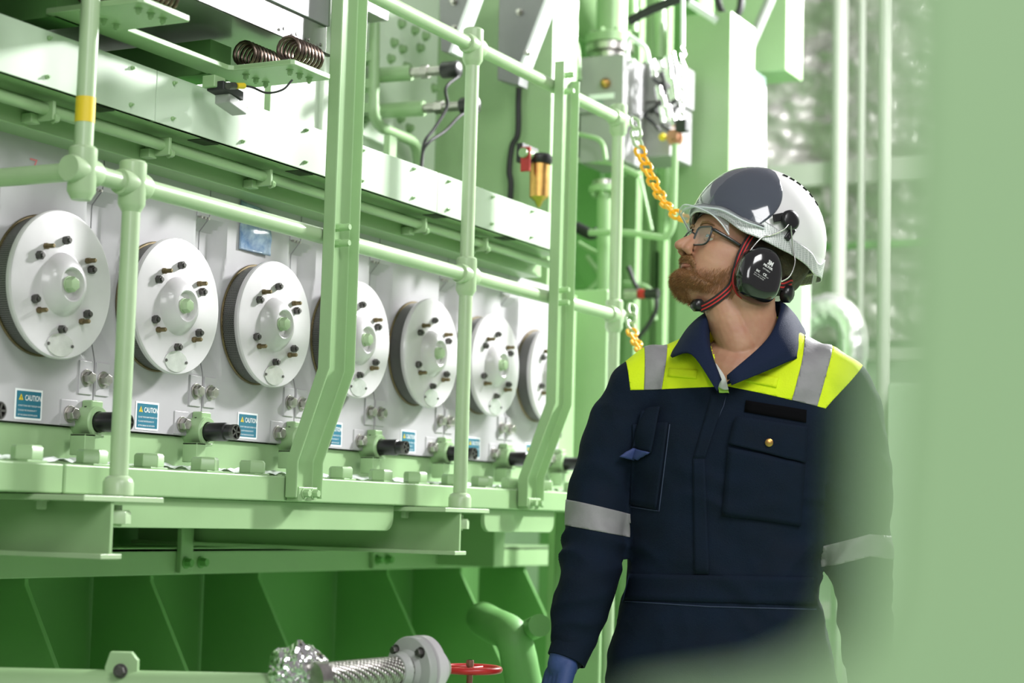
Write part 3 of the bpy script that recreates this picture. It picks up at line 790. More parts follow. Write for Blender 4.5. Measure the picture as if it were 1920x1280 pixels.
MB().lathe([(.054, .024), (.060, .026), (.060, .042), (.054, .044)], hx, fa, 48).lathe([(.03, .04), (.036, .07), (.02, .09)], hx, fa, 32).build('counter_flange', DISC, t, smooth=30)
e1 = V(0,0,1); e2 = fa.cross(e1)
for k in range(4):
    q = PI/4 + k*PI/2
    MB().bolt(hx + (e1*math.cos(q)+e2*math.sin(q))*.046 + fa*.004, -fa, .0075, .009).build('flange_bolt', DARKST, t)
# red handwheel
c = W(881, 1254, D=3.6)
t = thing('valve_handwheel', c, 'red handwheel valve at the bottom next to the braided hose', 'valve')
MB().tube([c + V(.058*math.cos(2*PI*k/48), .058*math.sin(2*PI*k/48), 0) for k in range(48)], .0068, 12, closed=True).build('wheel_rim', RED, t)
sp_ = MB()
for k in range(5):
    q = 2*PI*k/5; sp_.cyl(c, c + V(.056*math.cos(q), .056*math.sin(q), -.0), .004)
sp_.build('wheel_spokes', RED, t)
rust = mat('rusty_stem', (.22, .10, .06), .6, noise_amt=.4, noise_scale=60)
MB().cyl(c + V(0,0,-.05), c + V(0,0,.018), .006).hexa(c + V(0,0,.006), (0,0,1), .008, .012).build('stem', rust, t)
MB().lathe([(.03, -.20), (.03, -.12), (.02, -.08), (.02, -.034), (.010, -.032)], c, (0, 0, 1), 20).build('bonnet', rust, t)
MB().cyl(c + V(-.10, 0, -.17), c + V(.10, 0, -.17), .026).build('valve_body', GREEN, t)
# elbow pipe and ports on the base wall
e = thing('elbow_pipe', W(960, 1200, D=4.6), 'thick green elbow pipe in the shade beneath the ledge', 'pipe')
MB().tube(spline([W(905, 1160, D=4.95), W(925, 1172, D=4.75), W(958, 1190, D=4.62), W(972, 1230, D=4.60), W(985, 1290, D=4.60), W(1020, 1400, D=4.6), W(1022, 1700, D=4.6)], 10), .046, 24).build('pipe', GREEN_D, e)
MB().cyl(W(990, 1182, D=4.7), W(1012, 1172, D=4.5), .028).build('lug', GREEN_D, e)
c = W(863, 1186, Y=2.985)
e = thing('inspection_port', c, 'round inspection port on the shaded green base wall', 'port')
MB().lathe([(.058, 0), (.058, .006), (.052, .012), (.050, .012)], (c.x, 3.0, c.z), (0, -1, 0), 36).build('rim', GREEN_D, e)
MB().lathe([(.036, 0), (.036, .03), (.028, .036)], (c.x, 3.0, c.z), (0, -1, 0), 36).build('cap', mat('port_glass', (.3,.42,.28), .15), e)

# ================================================================== BEYOND THE ENGINE END
struct(MB().box(-3, 12.2, 4.9, 5.0, 0, 5), 'wall_left', GREEN_D, smooth=0)
def blk(name, x0, x1, pl, pr, pt, pb, label, cat, m_=None, bev=.006, Xf=None, **k):
    """box whose front (facing the lens, -X) spans pixels pl..pr, pt..pb at X=x0"""
    a = W(pl, pt, X=x0); b = W(pr, pb, X=x0)
    o = MB().box(x0, x1, b.y, a.y, b.z, a.z).build(name, m_ or GREEN, None, bev)
    return tag(o, label, cat, **k)
blk('control_column', 6.0, 6.25, 1275, 1346, 30, 1700, 'tall green square column left of the white helmet', 'column')
blk('machine_housing', 6.6, 7.0, 1140, 1300, 330, 1700, 'green machine housing behind the end post', 'machine')
blk('machine_housing', 7.2, 7.6, 1040, 1280, -200, 1700, 'dark green housing in the gap behind the duct covers', 'machine', GREEN_D)
blk('machine_housing', 6.9, 7.1, 1340, 1475, -150, 132, 'green box at the top above the white cabinet', 'machine')
blk('machine_housing', 5.12, 5.15, 1050, 1114, 545, 1700, 'green vertical casing right of the last door', 'machine')
WH = mat('white_cabinet', (.82, .85, .84), .35)
a = W(1347, 190, X=6.24); 
# white cabinet: long side faces the aisle
def aisle_panel(name, Yp, q, label, cat, m_, dy=.04, **k):
    P = [W(x, y, Y=Yp) for x, y in q]
    return tag(MB().prism(P, (0, dy, 0)).build(name, m_, None, .003), label, cat, **k)
if False: aisle_panel('white_cabinet', 2.27, [(1346, 60), (1346, 160), (1346, 310), (1393, 310), (1393, 200), (1350, 168), (1346, 40)], 'bright white cabinet side right of the green column', 'cabinet', WH)
blk('grey_cabinet', 6.7, 6.9, 1345, 1402, 130, 330, 'slate grey cabinet face between the white panels', 'cabinet', SLATE)
aisle_panel('white_cabinet', 2.36, [(1402, 145), (1402, 330), (1436, 330), (1436, 165)], 'bright white cabinet side with a slanted top left of the foil wall', 'cabinet', WH)
blk('white_post', 7.4, 7.5, 1462, 1474, -100, 132, 'white vertical post at the top beside the foil wall', 'post', WH)
# large bowl-like pipe, flange and vertical pipe at the top
t = thing('exhaust_pipe', W(1145, 60, X=5.9), 'fat green pipe elbow with a bolted steel flange at the top', 'pipe')
c = W(1098, 5, X=6.1)
MB().tube(spline([c + V(0,.1,.45), c + V(0,.06,.2), c, c + V(.05,-.02,-.03)], 8), [.12]*24 + [.10], 28).ball(c, .125, 28).build('elbow', GREEN, t)
c2 = W(1146, 70, X=5.8)
MB().cyl(c2, c2 + V(0,0,.5), .055, n=32).build('riser', GREEN, t)
MB().lathe([(.075, -.035), (.085, -.03), (.085, 0), (.08, .004), (.05, .006)], c2 + V(-.01,0,0), (0,0,1), 36).build('flange', GREEN, t)
MB().lathe([(.06, -.10), (.064, -.065), (.085, -.06), (.085, -.036)], c2 + V(-.01,0,0), (0,0,1), 36).build('steel_ring', STEEL, t)
for k in range(8):
    q = 2*PI*k/8
    MB().hexa(c2 + V(-.01+.07*math.cos(q), .07*math.sin(q), 0), (0,0,1), .011, .016).build('flange_nut', GREEN, t)
# two grey control boxes
def cbox(x0, pl, pr, pt, pb, label, dep=.2):
    a = W(pl, pt, X=x0); b = W(pr, pb, X=x0)
    t = thing('control_box', V(x0, (a.y+b.y)/2, b.z), label, 'control box', 'grey control boxes')
    MB().box(x0, x0+dep, b.y, a.y, b.z, a.z).build('body', mat('box_grey', (.34, .335, .34), .4, noise_amt=.05), t, .005)
    return t, a, b
t, a, b = cbox(5.55, 1087, 1168, 108, 205, 'grey control box with a brass knob under the steel ring')
MB().lathe([(.016, 0), (.018, .01), (.012, .025), (.004, .03)], W(1137, 157, X=5.55), (-1, 0, 0), 20).build('knob', BRASS, t)
p = W(1105, 178, X=5.549); q = W(1152, 184, X=5.549)
MB().box(5.546, 5.55, q.y, p.y, q.z, p.z).build('label_strip', LWHITE, t)
p = W(1103, 190, X=5.549); q = W(1130, 203, X=5.549)
MB().box(5.546, 5.55, q.y, p.y, q.z, p.z).build('dark_window', SLATE, t)
t, a, b = cbox(5.57, 1087, 1168, 208, 300, 'lower grey control box below the brass knob box')
t, a, b = cbox(5.75, 1182, 1262, 118, 186, 'upper grey control box left of the green column')
MB().lathe([(.008, 0), (.008, .008)], W(1205, 142, X=5.75), (-1, 0, 0), 16).build('button', DARKST, t)
t, a, b = cbox(5.75, 1180, 1256, 196, 292, 'lower grey control box with a rusty valve on it')
rb = W(1262, 258, X=5.7)
MB().lathe([(.028, 0), (.028, .03), (.014, .032), (.014, .07)], rb + V(.02,0,0), (-1, -.3, 0), 20).build('rusty_knob', mat('copper_rust', (.5, .25, .15), .4, metal=.5), t)
MB().ball(rb + V(-.02, .03, 0), .014, 12).build('yellow_cap', YTAPE, t)
# glossy cluster of cables and chromed fittings next to the boxes
t = thing('cable_cluster', W(1255, 160, X=5.7), 'tangle of black cables and chrome fittings left of the green column', 'cables')
random.seed(3)
for k in range(9):
    x, y = 1222 + random.random()*50, 110 + random.random()*110
    pts = [W(x + 14*math.sin(j*1.7+k), y + j*14, X=5.68+.02*(j % 2)) for j in range(4)]
    MB().tube(spline(pts, 6), .006, 8).build('cable', RUBBER, t)
for k in range(16):
    x, y = 1220 + random.random()*52, 118 + random.random()*120
    c = W(x, y, X=5.66)
    MB().cyl(c, c + V(0, .01, .03 + .03*random.random()), .008 + .005*random.random(), n=12).build('chrome_fitting', mat('chrome', (.85,.85,.85), .12, metal=1), t)
# hoist chain, bright in the light
t = thing('hoist_chain', W(1280, 230, X=5.6), 'chrome hoist chain hanging in front of the green column', 'chain')
P = [W(1280, y, X=5.6) for y in (20, 228)]
MB().cyl(W(1280, -30, X=5.6), W(1280, 88, X=5.6), .007).build('rod', LWHITE, t)
for k in range(12):
    c = W(1280, 92 + k*11.6, X=5.6)
    s_ = V(0,1,0) if k % 2 else V(1,0,0)
    MB().tube([c + V(0,0,1)*math.cos(2*PI*q/14)*.013 + s_*math.sin(2*PI*q/14)*.008 for q in range(14)], .0035, 8, closed=True).build('link', MATS['chrome'], t)
MB().box(5.58, 5.62, c.y-.02, c.y+.02, c.z-.05, c.z-.01).build('hook_block', RUBBER, t, .004)
# bent tubes and cable runs: (points px, X plane, radius, material, name, label)
def run(name, pts, X, r, label, cat='pipe', m_=None, f=.04, n=12):
    P = fillet([W(x, y, X=X) for x, y in pts], f)
    return tag(MB().tube(P, r, n).build(name, m_ or GREEN), label, cat)
run('grab_handle', [(1190, 115), (1175, 115), (1178, 66), (1212, 90), (1216, 118)], 5.6, .008, 'white bent grab handle above the grey boxes', 'handle', WH, .02)
run('bent_tube', [(1052, 145), (1053, 75), (1075, 72), (1082, 90), (1086, 150)], 5.5, .010, 'green hooked tube left of the grey control box')
run('vertical_pipe', [(1135, 345), (1133, 1700)], 5.6, .028, 'green vertical pipe standing behind the end post', 'pipe', None, .04, 24)
run('side_pipe', [(1105, 436), (1180, 436), (1250, 447), (1262, 425), (1266, 270)], 5.5, .011, 'green pipe turning up beside the yellow chain', 'pipe')
run('small_tube', [(1080, 250), (1130, 262), (1136, 300)], 5.52, .008, 'small green tube below the lower grey box')
run('small_tube', [(1078, 300), (1150, 305), (1200, 330)], 5.58, .009, 'small green tube crossing behind the end post at the chain')
run('small_tube', [(1085, 560), (1130, 520), (1100, 480)], 5.9, .008, 'small bent green tube low behind the right channel')
run('small_tube', [(1170, 530), (1222, 538), (1228, 600)], 5.9, .009, 'green tube with a bright bend above the lower chain')
run('black_hose', [(1178, 500), (1195, 545), (1230, 550), (1232, 580), (1212, 615), (1190, 640)], 5.7, .008, 'black hose with a loop behind the lower chain', 'hose', RUBBER)
run('black_hose', [(1080, 425), (1108, 440), (1120, 436)], 5.75, .02, 'short fat black hose left of the vertical green pipe', 'hose', RUBBER)
run('black_hose', [(1180, 40), (1215, 20), (1320, -20)], 5.7, .016, 'fat black hose running out at the top', 'hose', RUBBER)
run('black_hose', [(1028, -30), (1034, 60), (1020, 100), (985, 110)], 5.3, .012, 'black hose curling beside the right duct cover', 'hose', RUBBER)
run('grey_strut', [(1452, -20), (1400, 100), (1378, 150)], 6.6, .02, 'grey slanted strut in front of the white cabinets', 'strut', GREYBOX)
run('black_hose', [(1340, -30), (1350, 20), (1372, 42), (1388, 20), (1392, -30)], 6.4, .014, 'black hose loop under the roof right of the column', 'hose', RUBBER)
run('bright_bar', [(1293, 6), (1345, 40)], 6.0, .014, 'bright slanting bar on top of the green column', 'bar', WH)
run('clear_wire', [(1480, 470), (1440, 465)], 7.5, .006, 'thin wire near the helmet', 'wire', RUBBER) if False else None
blk('shade_sheet', 6.0, 6.03, 1084, 1122, 315, 540, 'dark green sheet painting shade behind the tubes right of the shorter channel', 'recess', GREEN_D)  # thin dark sheets added here for the shade between parts
blk('shade_sheet', 5.6, 5.63, 1030, 1050, 0, 60, 'dark sheet painting shade at the top between the duct cover and the fat pipe', 'recess', GAP_SHADE)
blk('shade_sheet', 5.65, 5.68, 1066, 1084, 110, 300, 'dark sheet painting shade left of the control boxes', 'recess', GAP_SHADE)
run('bent_tube', [(1010, 20), (1010, 60), (1030, 80), (1032, 300)], 5.1, .009, 'green tube running down beside the shorter channel', 'pipe')
run('bent_tube', [(968, 40), (990, 62), (990, 210), (1000, 240), (1025, 255)], 5.0, .008, 'green tube running down the pilaster to the regulator', 'pipe')
run('bent_tube', [(1085, 455), (1110, 470), (1132, 478)], 5.7, .008, 'short green tube slanting into the vertical pipe', 'pipe')
run('bent_tube', [(1200, 330), (1215, 400), (1222, 432)], 5.7, .006, 'slim green tube above the side pipe', 'pipe')
run('vertical_pipe', [(1238, -60), (1238, 110)], 6.0, .02, 'green vertical pipe at the top left of the column', 'pipe')
run('vertical_pipe', [(1185, -60), (1188, 60)], 6.2, .016, 'slim green vertical pipe above the bent handle', 'pipe')
t = thing('pipe_flange', W(1130, 350, X=5.55), 'bolted green flange on top of the vertical pipe', 'flange')
c = W(1133, 350, X=5.6)
MB().lathe([(.05, -.02), (.052, -.018), (.052, .0), (.05, .002)], c, (0,0,1), 28).build('lower_ring', GREEN, t)
MB().lathe([(.04, .002), (.04, .02)], c, (0,0,1), 28).build('gasket_ring', STEEL, t)
for k in range(6):
    MB().hexa(c + V(.04*math.cos(k*1.05+.3), .04*math.sin(k*1.05+.3), -.035), (0,0,1), .008, .016).build('flange_bolt', GREEN, t)
t = thing('solenoid_plug', W(1200, 550, X=5.6), 'steel coupling with a red ring and black plug above the lower chain', 'connector')
a = W(1172, 552, X=5.6); b = W(1235, 550, X=5.6); d = b-a
MB().cyl(a, a+d*.4, .018).build('coupling', STEEL, t); MB().cyl(a+d*.42, a+d*.62, .016).build('red_ring', RED, t); MB().cyl(a+d*.62, b, .017).build('plug', BLACK, t)
# vertical ribs and plates to break up the green housing
for i, (px, X, w) in enumerate(((1065, 5.3, .02), (1215, 6.5, .03), (1250, 6.5, .015), (1195, 6.4, .02))):
    a = W(px, -100, X=X)
    tag(MB().box(X, X+.05, a.y-w, a.y+w, .0, a.z).build('frame_post', GREEN, None, .003), ['green frame post behind the shorter channel', 'wide green frame post behind the yellow chain', 'narrow green frame post left of the square column', 'green frame post just right of the end post'][i], 'post')
blk('shade_sheet', 6.5, 6.55, 1226, 1238, 470, 560, 'narrow dark strip painting shade on the green housing above the chain', 'slot', GAP_SHADE)  # added dark strip, shade painted in front of the housing

# right-hand end wall with crumpled foil insulation and pipes
struct(MB().box(9.2, 9.3, -3.2, 5.0, 0, 5), 'wall_end', mat('end_wall_paint', (.55, .66, .52), .4, noise_amt=.05, noise_scale=2), smooth=0)
za, zb = W(1600, 640, X=9.1).z, 4.9
insul = mat('insulation_foil', (.60, .575, .55), .34, metal=.2, noise_amt=.35, noise_scale=5)
def ff(u, v):
    y = 3.9 - 3.2*u; z = za + (zb-za)*v
    q = noise.noise(V(y*3.2, z*5.5, 0)) + .6*noise.noise(V(y*9, z*13, 4)) + .35*abs(noise.noise(V(y*17, z*26, 9)))
    return V(9.1 + .075*q, y, z)
tag(MB().grid(ff, 200, 190).build('foil_insulation', insul, smooth=60), 'crumpled silver foil insulation covering the far end wall', 'insulation')
PALE = mat('pale_pipe', (.50, .52, .46), .45)
for px, r, lb in ((1578, .042, 'thick pale vertical pipe on the foil wall, left one'), (1620, .02, 'thin pale vertical pipe on the foil wall, middle one'), (1664, .034, 'pale vertical pipe on the foil wall nearest the blurred green plate')):
    a, b = W(px, -80, X=8.85), W(px-4 if px < 1600 else px-6, 560 if px < 1600 else 980, X=8.85)
    tag(MB().cyl(V(8.85, a.y, b.z), V(8.85, a.y, a.z), r).build('wall_pipe', PALE), lb, 'pipe', 'pale pipes on the foil wall')
def hbar(py, r, m_, lb, nm='wall_rail'):
    a, b = W(1440, py, X=8.95), W(1780, py, X=8.95)
    return tag(MB().box(8.95, 9.0, b.y, a.y, a.z-r, a.z+r).build(nm, m_, None, .004), lb, 'rail')
hbar(332, .06, PALE, 'pale horizontal band across the foil wall')
hbar(467, .018, GREEN_D, 'dark green horizontal pipe across the foil wall behind the helmet')
hbar(668, .03, PALE, 'pale horizontal rail low on the far wall')
hbar(940, .04, PALE, 'pale horizontal rail beside the blurred sleeve')
hbar(1140, .04, PALE, 'lowest pale rail on the far wall')
t = MB().tube(spline([W(1490, 620, X=8.3), W(1520, 592, X=8.3), W(1560, 580, X=8.3), W(1592, 605, X=8.3), W(1600, 650, X=8.3), W(1592, 720, X=8.3), W(1590, 900, X=8.3), W(1588, 1300, X=8.3)], 10), .075, 28)
for p in t.v:
    p += V(1,1,1)*.006*noise.noise(p*30)
tag(t.build('foil_pipe', mat('dull_foil', (.72,.74,.70), .3, metal=.8, noise_amt=.1)), 'foil wrapped pipe elbow behind the right shoulder', 'pipe')
blk('wall_post', 8.0, 8.1, 1474, 1494, 430, 1700, 'pale green post directly behind the neck', 'post', CREAM)
blk('wall_cabinet', 8.7, 9.0, 1668, 1900, 720, 1700, 'pale cabinet behind the blurred foreground plate', 'cabinet', CREAM)

# ================================================================== FOREGROUND out of focus: plate and rail close to the lens
t = thing('steel_girder', (.29, .06, 0), 'blurred green steel girder very close on the right edge', 'girder')
A_ = W(1618, 640, D=.30); B_ = W(2150, 640, D=.30); 
MB().prism([W(1678, -260, D=.30), W(2200, -260, D=.30), W(2200, 1900, D=.30), W(1150, 1900, D=.30), W(1190, 1362, D=.30), W(1440, 1325, D=.30), W(1580, 1260, D=.30), W(1632, 1120, D=.30), W(1648, 850, D=.30), W(1664, 600, D=.30), W(1676, 250, D=.30)], ray(960, 640)*.012).build('plate', mat('frame_green', (.36, .54, .30), .5), t, .001)
# ================================================================== THE PERSON
from mathutils.bvhtree import BVHTree
DM = 3.70
PO = W(1400, 980, D=DM); PO.z = 0
PROT = math.atan2(-0.8896, 0.456)
person = thing('person', PO, 'bearded man in white helmet and navy hi-vis coverall looking up to the left', 'person', rot=(0, 0, PROT))
PM = Matrix.Translation(PO) @ Matrix.Rotation(PROT, 4, 'Z'); PMI = PM.inverted()
def L(px, py, d=0.0):
    """point seen at that pixel, d metres behind the man's middle plane, in his own axes (x right, y away, z up)"""
    return PMI @ W(px, py, D=DM + d)
def blob(pieces, voxel, smooth_it=4, sf=.5, keep_open=False):
    """pieces: list of MB; joined by voxel remesh into one skin. returns (verts, faces)"""
    mb = MB()
    for q in pieces: mb.add(q.v, q.f)
    me = bpy.data.meshes.new('tmp'); me.from_pydata([tuple(p) for p in mb.v], [], mb.f)
    bm = bmesh.new(); bm.from_mesh(me); bmesh.ops.recalc_face_normals(bm, faces=bm.faces); bm.to_mesh(me); bm.free()
    o = bpy.data.objects.new('tmp', me); COL.objects.link(o)
    r = o.modifiers.new('r', 'REMESH'); r.mode = 'VOXEL'; r.voxel_size = voxel
    if smooth_it:
        s_ = o.modifiers.new('s', 'SMOOTH'); s_.factor = sf; s_.iterations = smooth_it
    dg = bpy.context.evaluated_depsgraph_get(); dg.update()
    m2 = bpy.data.meshes.new_from_object(o.evaluated_get(dg))
    vs = [v.co.copy() for v in m2.vertices]; fs = [tuple(p.vertices) for p in m2.polygons]
    ns = [v.normal.copy() for v in m2.vertices]
    bpy.data.objects.remove(o); bpy.data.meshes.remove(me); bpy.data.meshes.remove(m2)
    return vs, fs, ns
def capsule(pts, rs, n=20, sc=None):
    """chain of spheres and cones"""
    out = []
    for i, (p, r) in enumerate(zip(pts, rs)):
        out.append(MB().ball(p, r, n))
        if i:
            out.append(MB().cyl(pts[i-1], p, rs[i-1], r, n))
    return out
def place(mb, name, mt, parent=None, bevel=0, smooth=60, M=None, **k):
    """mb in the man's axes -> world"""
    MM = PM if M is None else M
    mb.xf(MM)
    return mb.build(name, mt, parent if parent is not None else person, bevel, smooth, **k)

NAVY = mat('navy_cloth', (.0045, .0115, .027), .85, noise_amt=.25, noise_scale=14, bump=.5, bump_scale=420, spec=.2)
HIVIS = mat('hi_vis_yellow', (.72, .90, .01), .7, noise_amt=.06, noise_scale=20, bump=.3, bump_scale=300, spec=.3)
REFL = mat('reflective_tape', (.27, .265, .275), .55, metal=0, noise_amt=.12, noise_scale=30, bump=.3, bump_scale=120)
SKIN = mat('skin', (.50, .285, .17), .5, noise_amt=.12, noise_scale=22, bump=.15, bump_scale=160, sss=.25, color2=(.45, .22, .14))
BEARD = mat('ginger_beard', (.28, .14, .055), .6, noise_amt=.35, noise_scale=90, bump=.6, bump_scale=260)
HAIR = mat('brown_hair', (.06, .035, .02), .6, noise_amt=.4, noise_scale=80, bump=.6, bump_scale=200)
GLOVE = mat('blue_glove', (.035, .07, .22), .6, bump=.4, bump_scale=120, noise_amt=.15)

# ---- coverall: torso, sleeves, legs
def superring(xl, xr, yc, hd, z, skew, n=48, ex=2.4):
    pts = []
    xc, hw = (xl+xr)/2, (xr-xl)/2
    for k in range(n):
        a = 2*PI*k/n; c, s_ = math.cos(a), math.sin(a)
        x = hw*math.copysign(abs(c)**(2/ex), c); y = hd*math.copysign(abs(s_)**(2/ex), s_)
        pts.append(V(xc + x, yc + y - skew*x, z))
    return pts
rings = []
for (py, xl, xr, hd, yc, sk) in ((590, 1340, 1462, .062, .02, .1), (622, 1296, 1505, .082, .015, .15), (645, 1250, 1545, .090, .01, .2), (668, 1222, 1562, .100, .0, .25), (700, 1196, 1578, .113, .0, .28), (740, 1186, 1580, .124, -.002, .28),
                             (800, 1182, 1566, .130, -.004, .28), (870, 1180, 1548, .130, -.004, .26), (960, 1178, 1536, .126, 0, .24), (1060, 1177, 1530, .122, .0, .2), (1105, 1172, 1530, .122, .0, .2),
                             (1150, 1160, 1536, .126, 0, .18), (1210, 1146, 1548, .132, 0, .16), (1280, 1136, 1560, .134, 0, .14), (1360, 1138, 1562, .130, 0, .12), (1430, 1150, 1556, .10, 0, .1)):
    a, b = L(xl, py), L(xr, py)
    rings.append(superring(a.x, b.x, yc, hd, (a.z+b.z)/2, sk))
mbt = MB(); n = 48
for r in rings: mbt.v += r
for i in range(len(rings)-1):
    for k in range(n):
        k2 = (k+1) % n; mbt.f.append((i*n+k, i*n+k2, (i+1)*n+k2, (i+1)*n+k))
mbt.f.append(tuple(range(n))); mbt.f.append(tuple((len(rings)-1)*n+k for k in range(n)))
armL = [(1232, 702, .045, .062), (1196, 735, .05, .068), (1165, 790, .05, .066), (1142, 850, .045, .064), (1124, 915, .035, .063), (1117, 975, .02, .061), (1111, 1040, .0, .065), (1100, 1100, -.02, .064), (1085, 1150, -.03, .058), (1076, 1188, -.04, .050), (1074, 1206, -.045, .037), (1064, 1232, -.055, .033)]
armR = [(1540, 705, -.035, .062), (1575, 735, -.045, .070), (1590, 790, -.05, .072), (1598, 860, -.055, .075), (1602, 930, -.06, .076), (1605, 1000, -.065, .072), (1610, 1055, -.075, .066), (1618, 1110, -.09, .059), (1624, 1170, -.10, .056), (1626, 1225, -.11, .052), (1627, 1250, -.115, .036), (1628, 1275, -.12, .033)]
def chain_of(arm): return [L(x, y, d) for x, y, d, r in arm], [r for *_, r in arm]
pL, rL = chain_of(armL); pR, rR = chain_of(armR)
legs = []
hz = L(1350, 1400).z
for sx, sp in ((-.105, .04), (.105, -.02)):
    cx = (L(1138, 1400).x + L(1562, 1400).x)/2 + sx
    legs += capsule([V(cx, 0, hz+.02), V(cx+sx*.05, sp*.5, hz-.2), V(cx+sx*.1, sp, .45), V(cx+sx*.12, sp, .25), V(cx+sx*.12, sp, .12)], [.118, .105, .085, .078, .080], 24)
cv, cf, cn = blob([mbt] + capsule(pL, rL, 24) + capsule(pR, rR, 24) + legs, .0055, 10, .5)
# folds: soft noise, deeper around the elbows and waist, diagonal pull lines
def fold(p):
    q = V(p.x*7, p.y*7, p.z*11)
    a = noise.noise(q)*.006 + noise.noise(q*2.3 + V(3,1,7))*.0036
    for cen, rad, amp, dr in ((pL[6], .13, .0065, V(.35, .1, 1)), (pL[8], .09, .0055, V(-.2, .1, 1)), (pR[6], .13, .0065, V(-.35, 0, 1)), (pR[8], .12, .005, V(.3, 0, 1)), (L(1420, 1040), .20, .0045, V(.55, .2, 1)), (L(1250, 800), .10, .0035, V(.9, 0, .4)), (L(1400, 1230), .2, .003, V(1, 0, .15)), (pR[3], .12, .004, V(.8, 0, .5)), (pL[3], .12, .004, V(-.8, 0, .5))):
        w = 1.5*math.exp(-((p-cen).length/rad)**2)
        if w > .03:
            dd = dr.normalized()
            s_ = p.dot(dd)*36 + 4.5*noise.noise(p*8 + cen*3)
            a += w*amp*.8*(.8 - 1.5*abs(math.sin(s_)))*(.6 + .9*abs(noise.noise(p*6 + cen)))
    return a
cv = [p + nn*fold(p) for p, nn in zip(cv, cn)]
body_bvh = BVHTree.FromPolygons(cv, cf)
# clean cuts along the garment's colour seams, each plane running front to back
def line(p, q):
    a, b = L(*p), L(*q); d = b - a
    nrm = V(-d.z, 0, d.x).normalized()          # left of p->q seen from the front has positive side
    return a, nrm
LN = dict(yokeA=line((1100, 733), (1352, 730)), yokeB=line((1352, 729), (1530, 772)), armA=line((1184, 760), (1174, 660)), armB=line((1524, 778), (1606, 690)),
          s1=line((1206, 736), (1214, 600)), s2=line((1238, 736), (1262, 600)), s3=line((1473, 739), (1503, 640)), s4=line((1519, 752), (1556, 640)),
          bA1=line((1073, 938), (1176, 962)), bA2=line((1058, 984), (1176, 1006)), bB1=line((1530, 1022), (1605, 1000)), bB2=line((1540, 1058), (1605, 1040)),
          bB3=line((1605, 1000), (1680, 1006)), bB4=line((1605, 1040), (1680, 1050)), mid=line((1352, 900), (1352, 600)), m2=line((1605, 1100), (1605, 980)))
def side(k, p): a, nr = LN[k]; return (p - a).dot(nr)
bm = bmesh.new()
bvs = [bm.verts.new(p) for p in cv]
for f in cf: bm.faces.new([bvs[i] for i in f])
zY = L(1350, 730).z
for k, zr in (('yokeA', (zY-.08, zY+.08)), ('yokeB', (zY-.1, zY+.1)), ('armA', (zY-.08, 9)), ('armB', (zY-.1, 9)), ('s1', (zY-.05, 9)), ('s2', (zY-.05, 9)), ('s3', (zY-.1, 9)), ('s4', (zY-.1, 9)),
              ('bA1', (1.0, 1.35)), ('bA2', (1.0, 1.35)), ('bB1', (1.0, 1.2)), ('bB2', (1.0, 1.2)), ('bB3', (1.0, 1.2)), ('bB4', (1.0, 1.2))):
    a, nr = LN[k]
    fs = [f for f in bm.faces if zr[0] < f.calc_center_median().z < zr[1]]
    es = {e for f in fs for e in f.edges}; vs_ = {v for f in fs for v in f.verts}
    bmesh.ops.bisect_plane(bm, geom=list(vs_) + list(es) + fs, plane_co=a, plane_no=nr, dist=1e-5)
xL, xR = L(1178, 980).x, L(1532, 1030).x
VP_ = [L(x, y) for x, y in ((1322, 600), (1328, 650), (1351, 724), (1362, 724), (1440, 660), (1472, 600))]
VP_ = [(q.x, q.z) for q in VP_]
def inV(p):
    if p.y > .03 or p.z < zY: return p.z > L(1400, 612).z and abs(p.x - L(1400, 612).x) < .06
    r = False; j = len(VP_)-1
    for i in range(len(VP_)):
        (xi, zi), (xj, zj) = VP_[i], VP_[j]
        if (zi > p.z) != (zj > p.z) and p.x < (xj-xi)*(p.z-zi)/(zj-zi)+xi: r = not r
        j = i
    return r
def zone(p):
    if inV(p): return 'drop'
    if p.z > zY - .12:
        below = side('yokeA', p) < 0 if p.x < L(1352, 730).x else side('yokeB', p) < 0
        inL = side('armA', p) < 0; inR = side('armB', p) > 0
        if not below and inL and inR:
            if side('s1', p) < 0 and side('s2', p) > 0: return 'tapeA'
            if side('s3', p) < 0 and side('s4', p) > 0: return 'tapeB'
            return 'yoke'
    if p.x < xL + .004 and side('bA1', p) < 0 and side('bA2', p) > 0 and p.z > .95: return 'bandA'
    if p.x > xR - .002 and p.z > .95:
        q = ('bB1', 'bB2') if p.x < L(1605, 1020).x else ('bB3', 'bB4')
        if side(q[0], p) < 0 and side(q[1], p) > 0: return 'bandB'
    return 'navy'
bm.normal_update()
zones = {}
for f in bm.faces: zones.setdefault(zone(f.calc_center_median()), []).append(f)
def sub(fs, off):
    idx = {}; vs_, out = [], []
    for f in fs:
        t_ = []
        for v in f.verts:
            if v.index not in idx: idx[v.index] = len(vs_); vs_.append(v.co + v.normal*off)
            t_.append(idx[v.index])
        out.append(tuple(t_))
    return MB().add(vs_, out)
bm.verts.index_update()
cover = place(sub(zones['navy'], 0), 'coverall', NAVY)
def skinpart(key, name, mt, off=.0008, label=None):
    o = place(sub(zones[key], off), name, mt)
    s_ = o.modifiers.new('s', 'SOLIDIFY'); s_.thickness = .002; s_.offset = -1
    if label: o['label'] = label
    return o
skinpart('yoke', 'hi_vis_yoke', HIVIS, .0006, 'fluorescent yellow shoulder yoke')
skinpart('tapeA', 'reflective_strip', REFL, .0016); skinpart('tapeB', 'reflective_strip', REFL, .0016)
skinpart('bandA', 'reflective_armband', REFL, .0014); skinpart('bandB', 'reflective_armband', REFL, .0014)
bm.free()

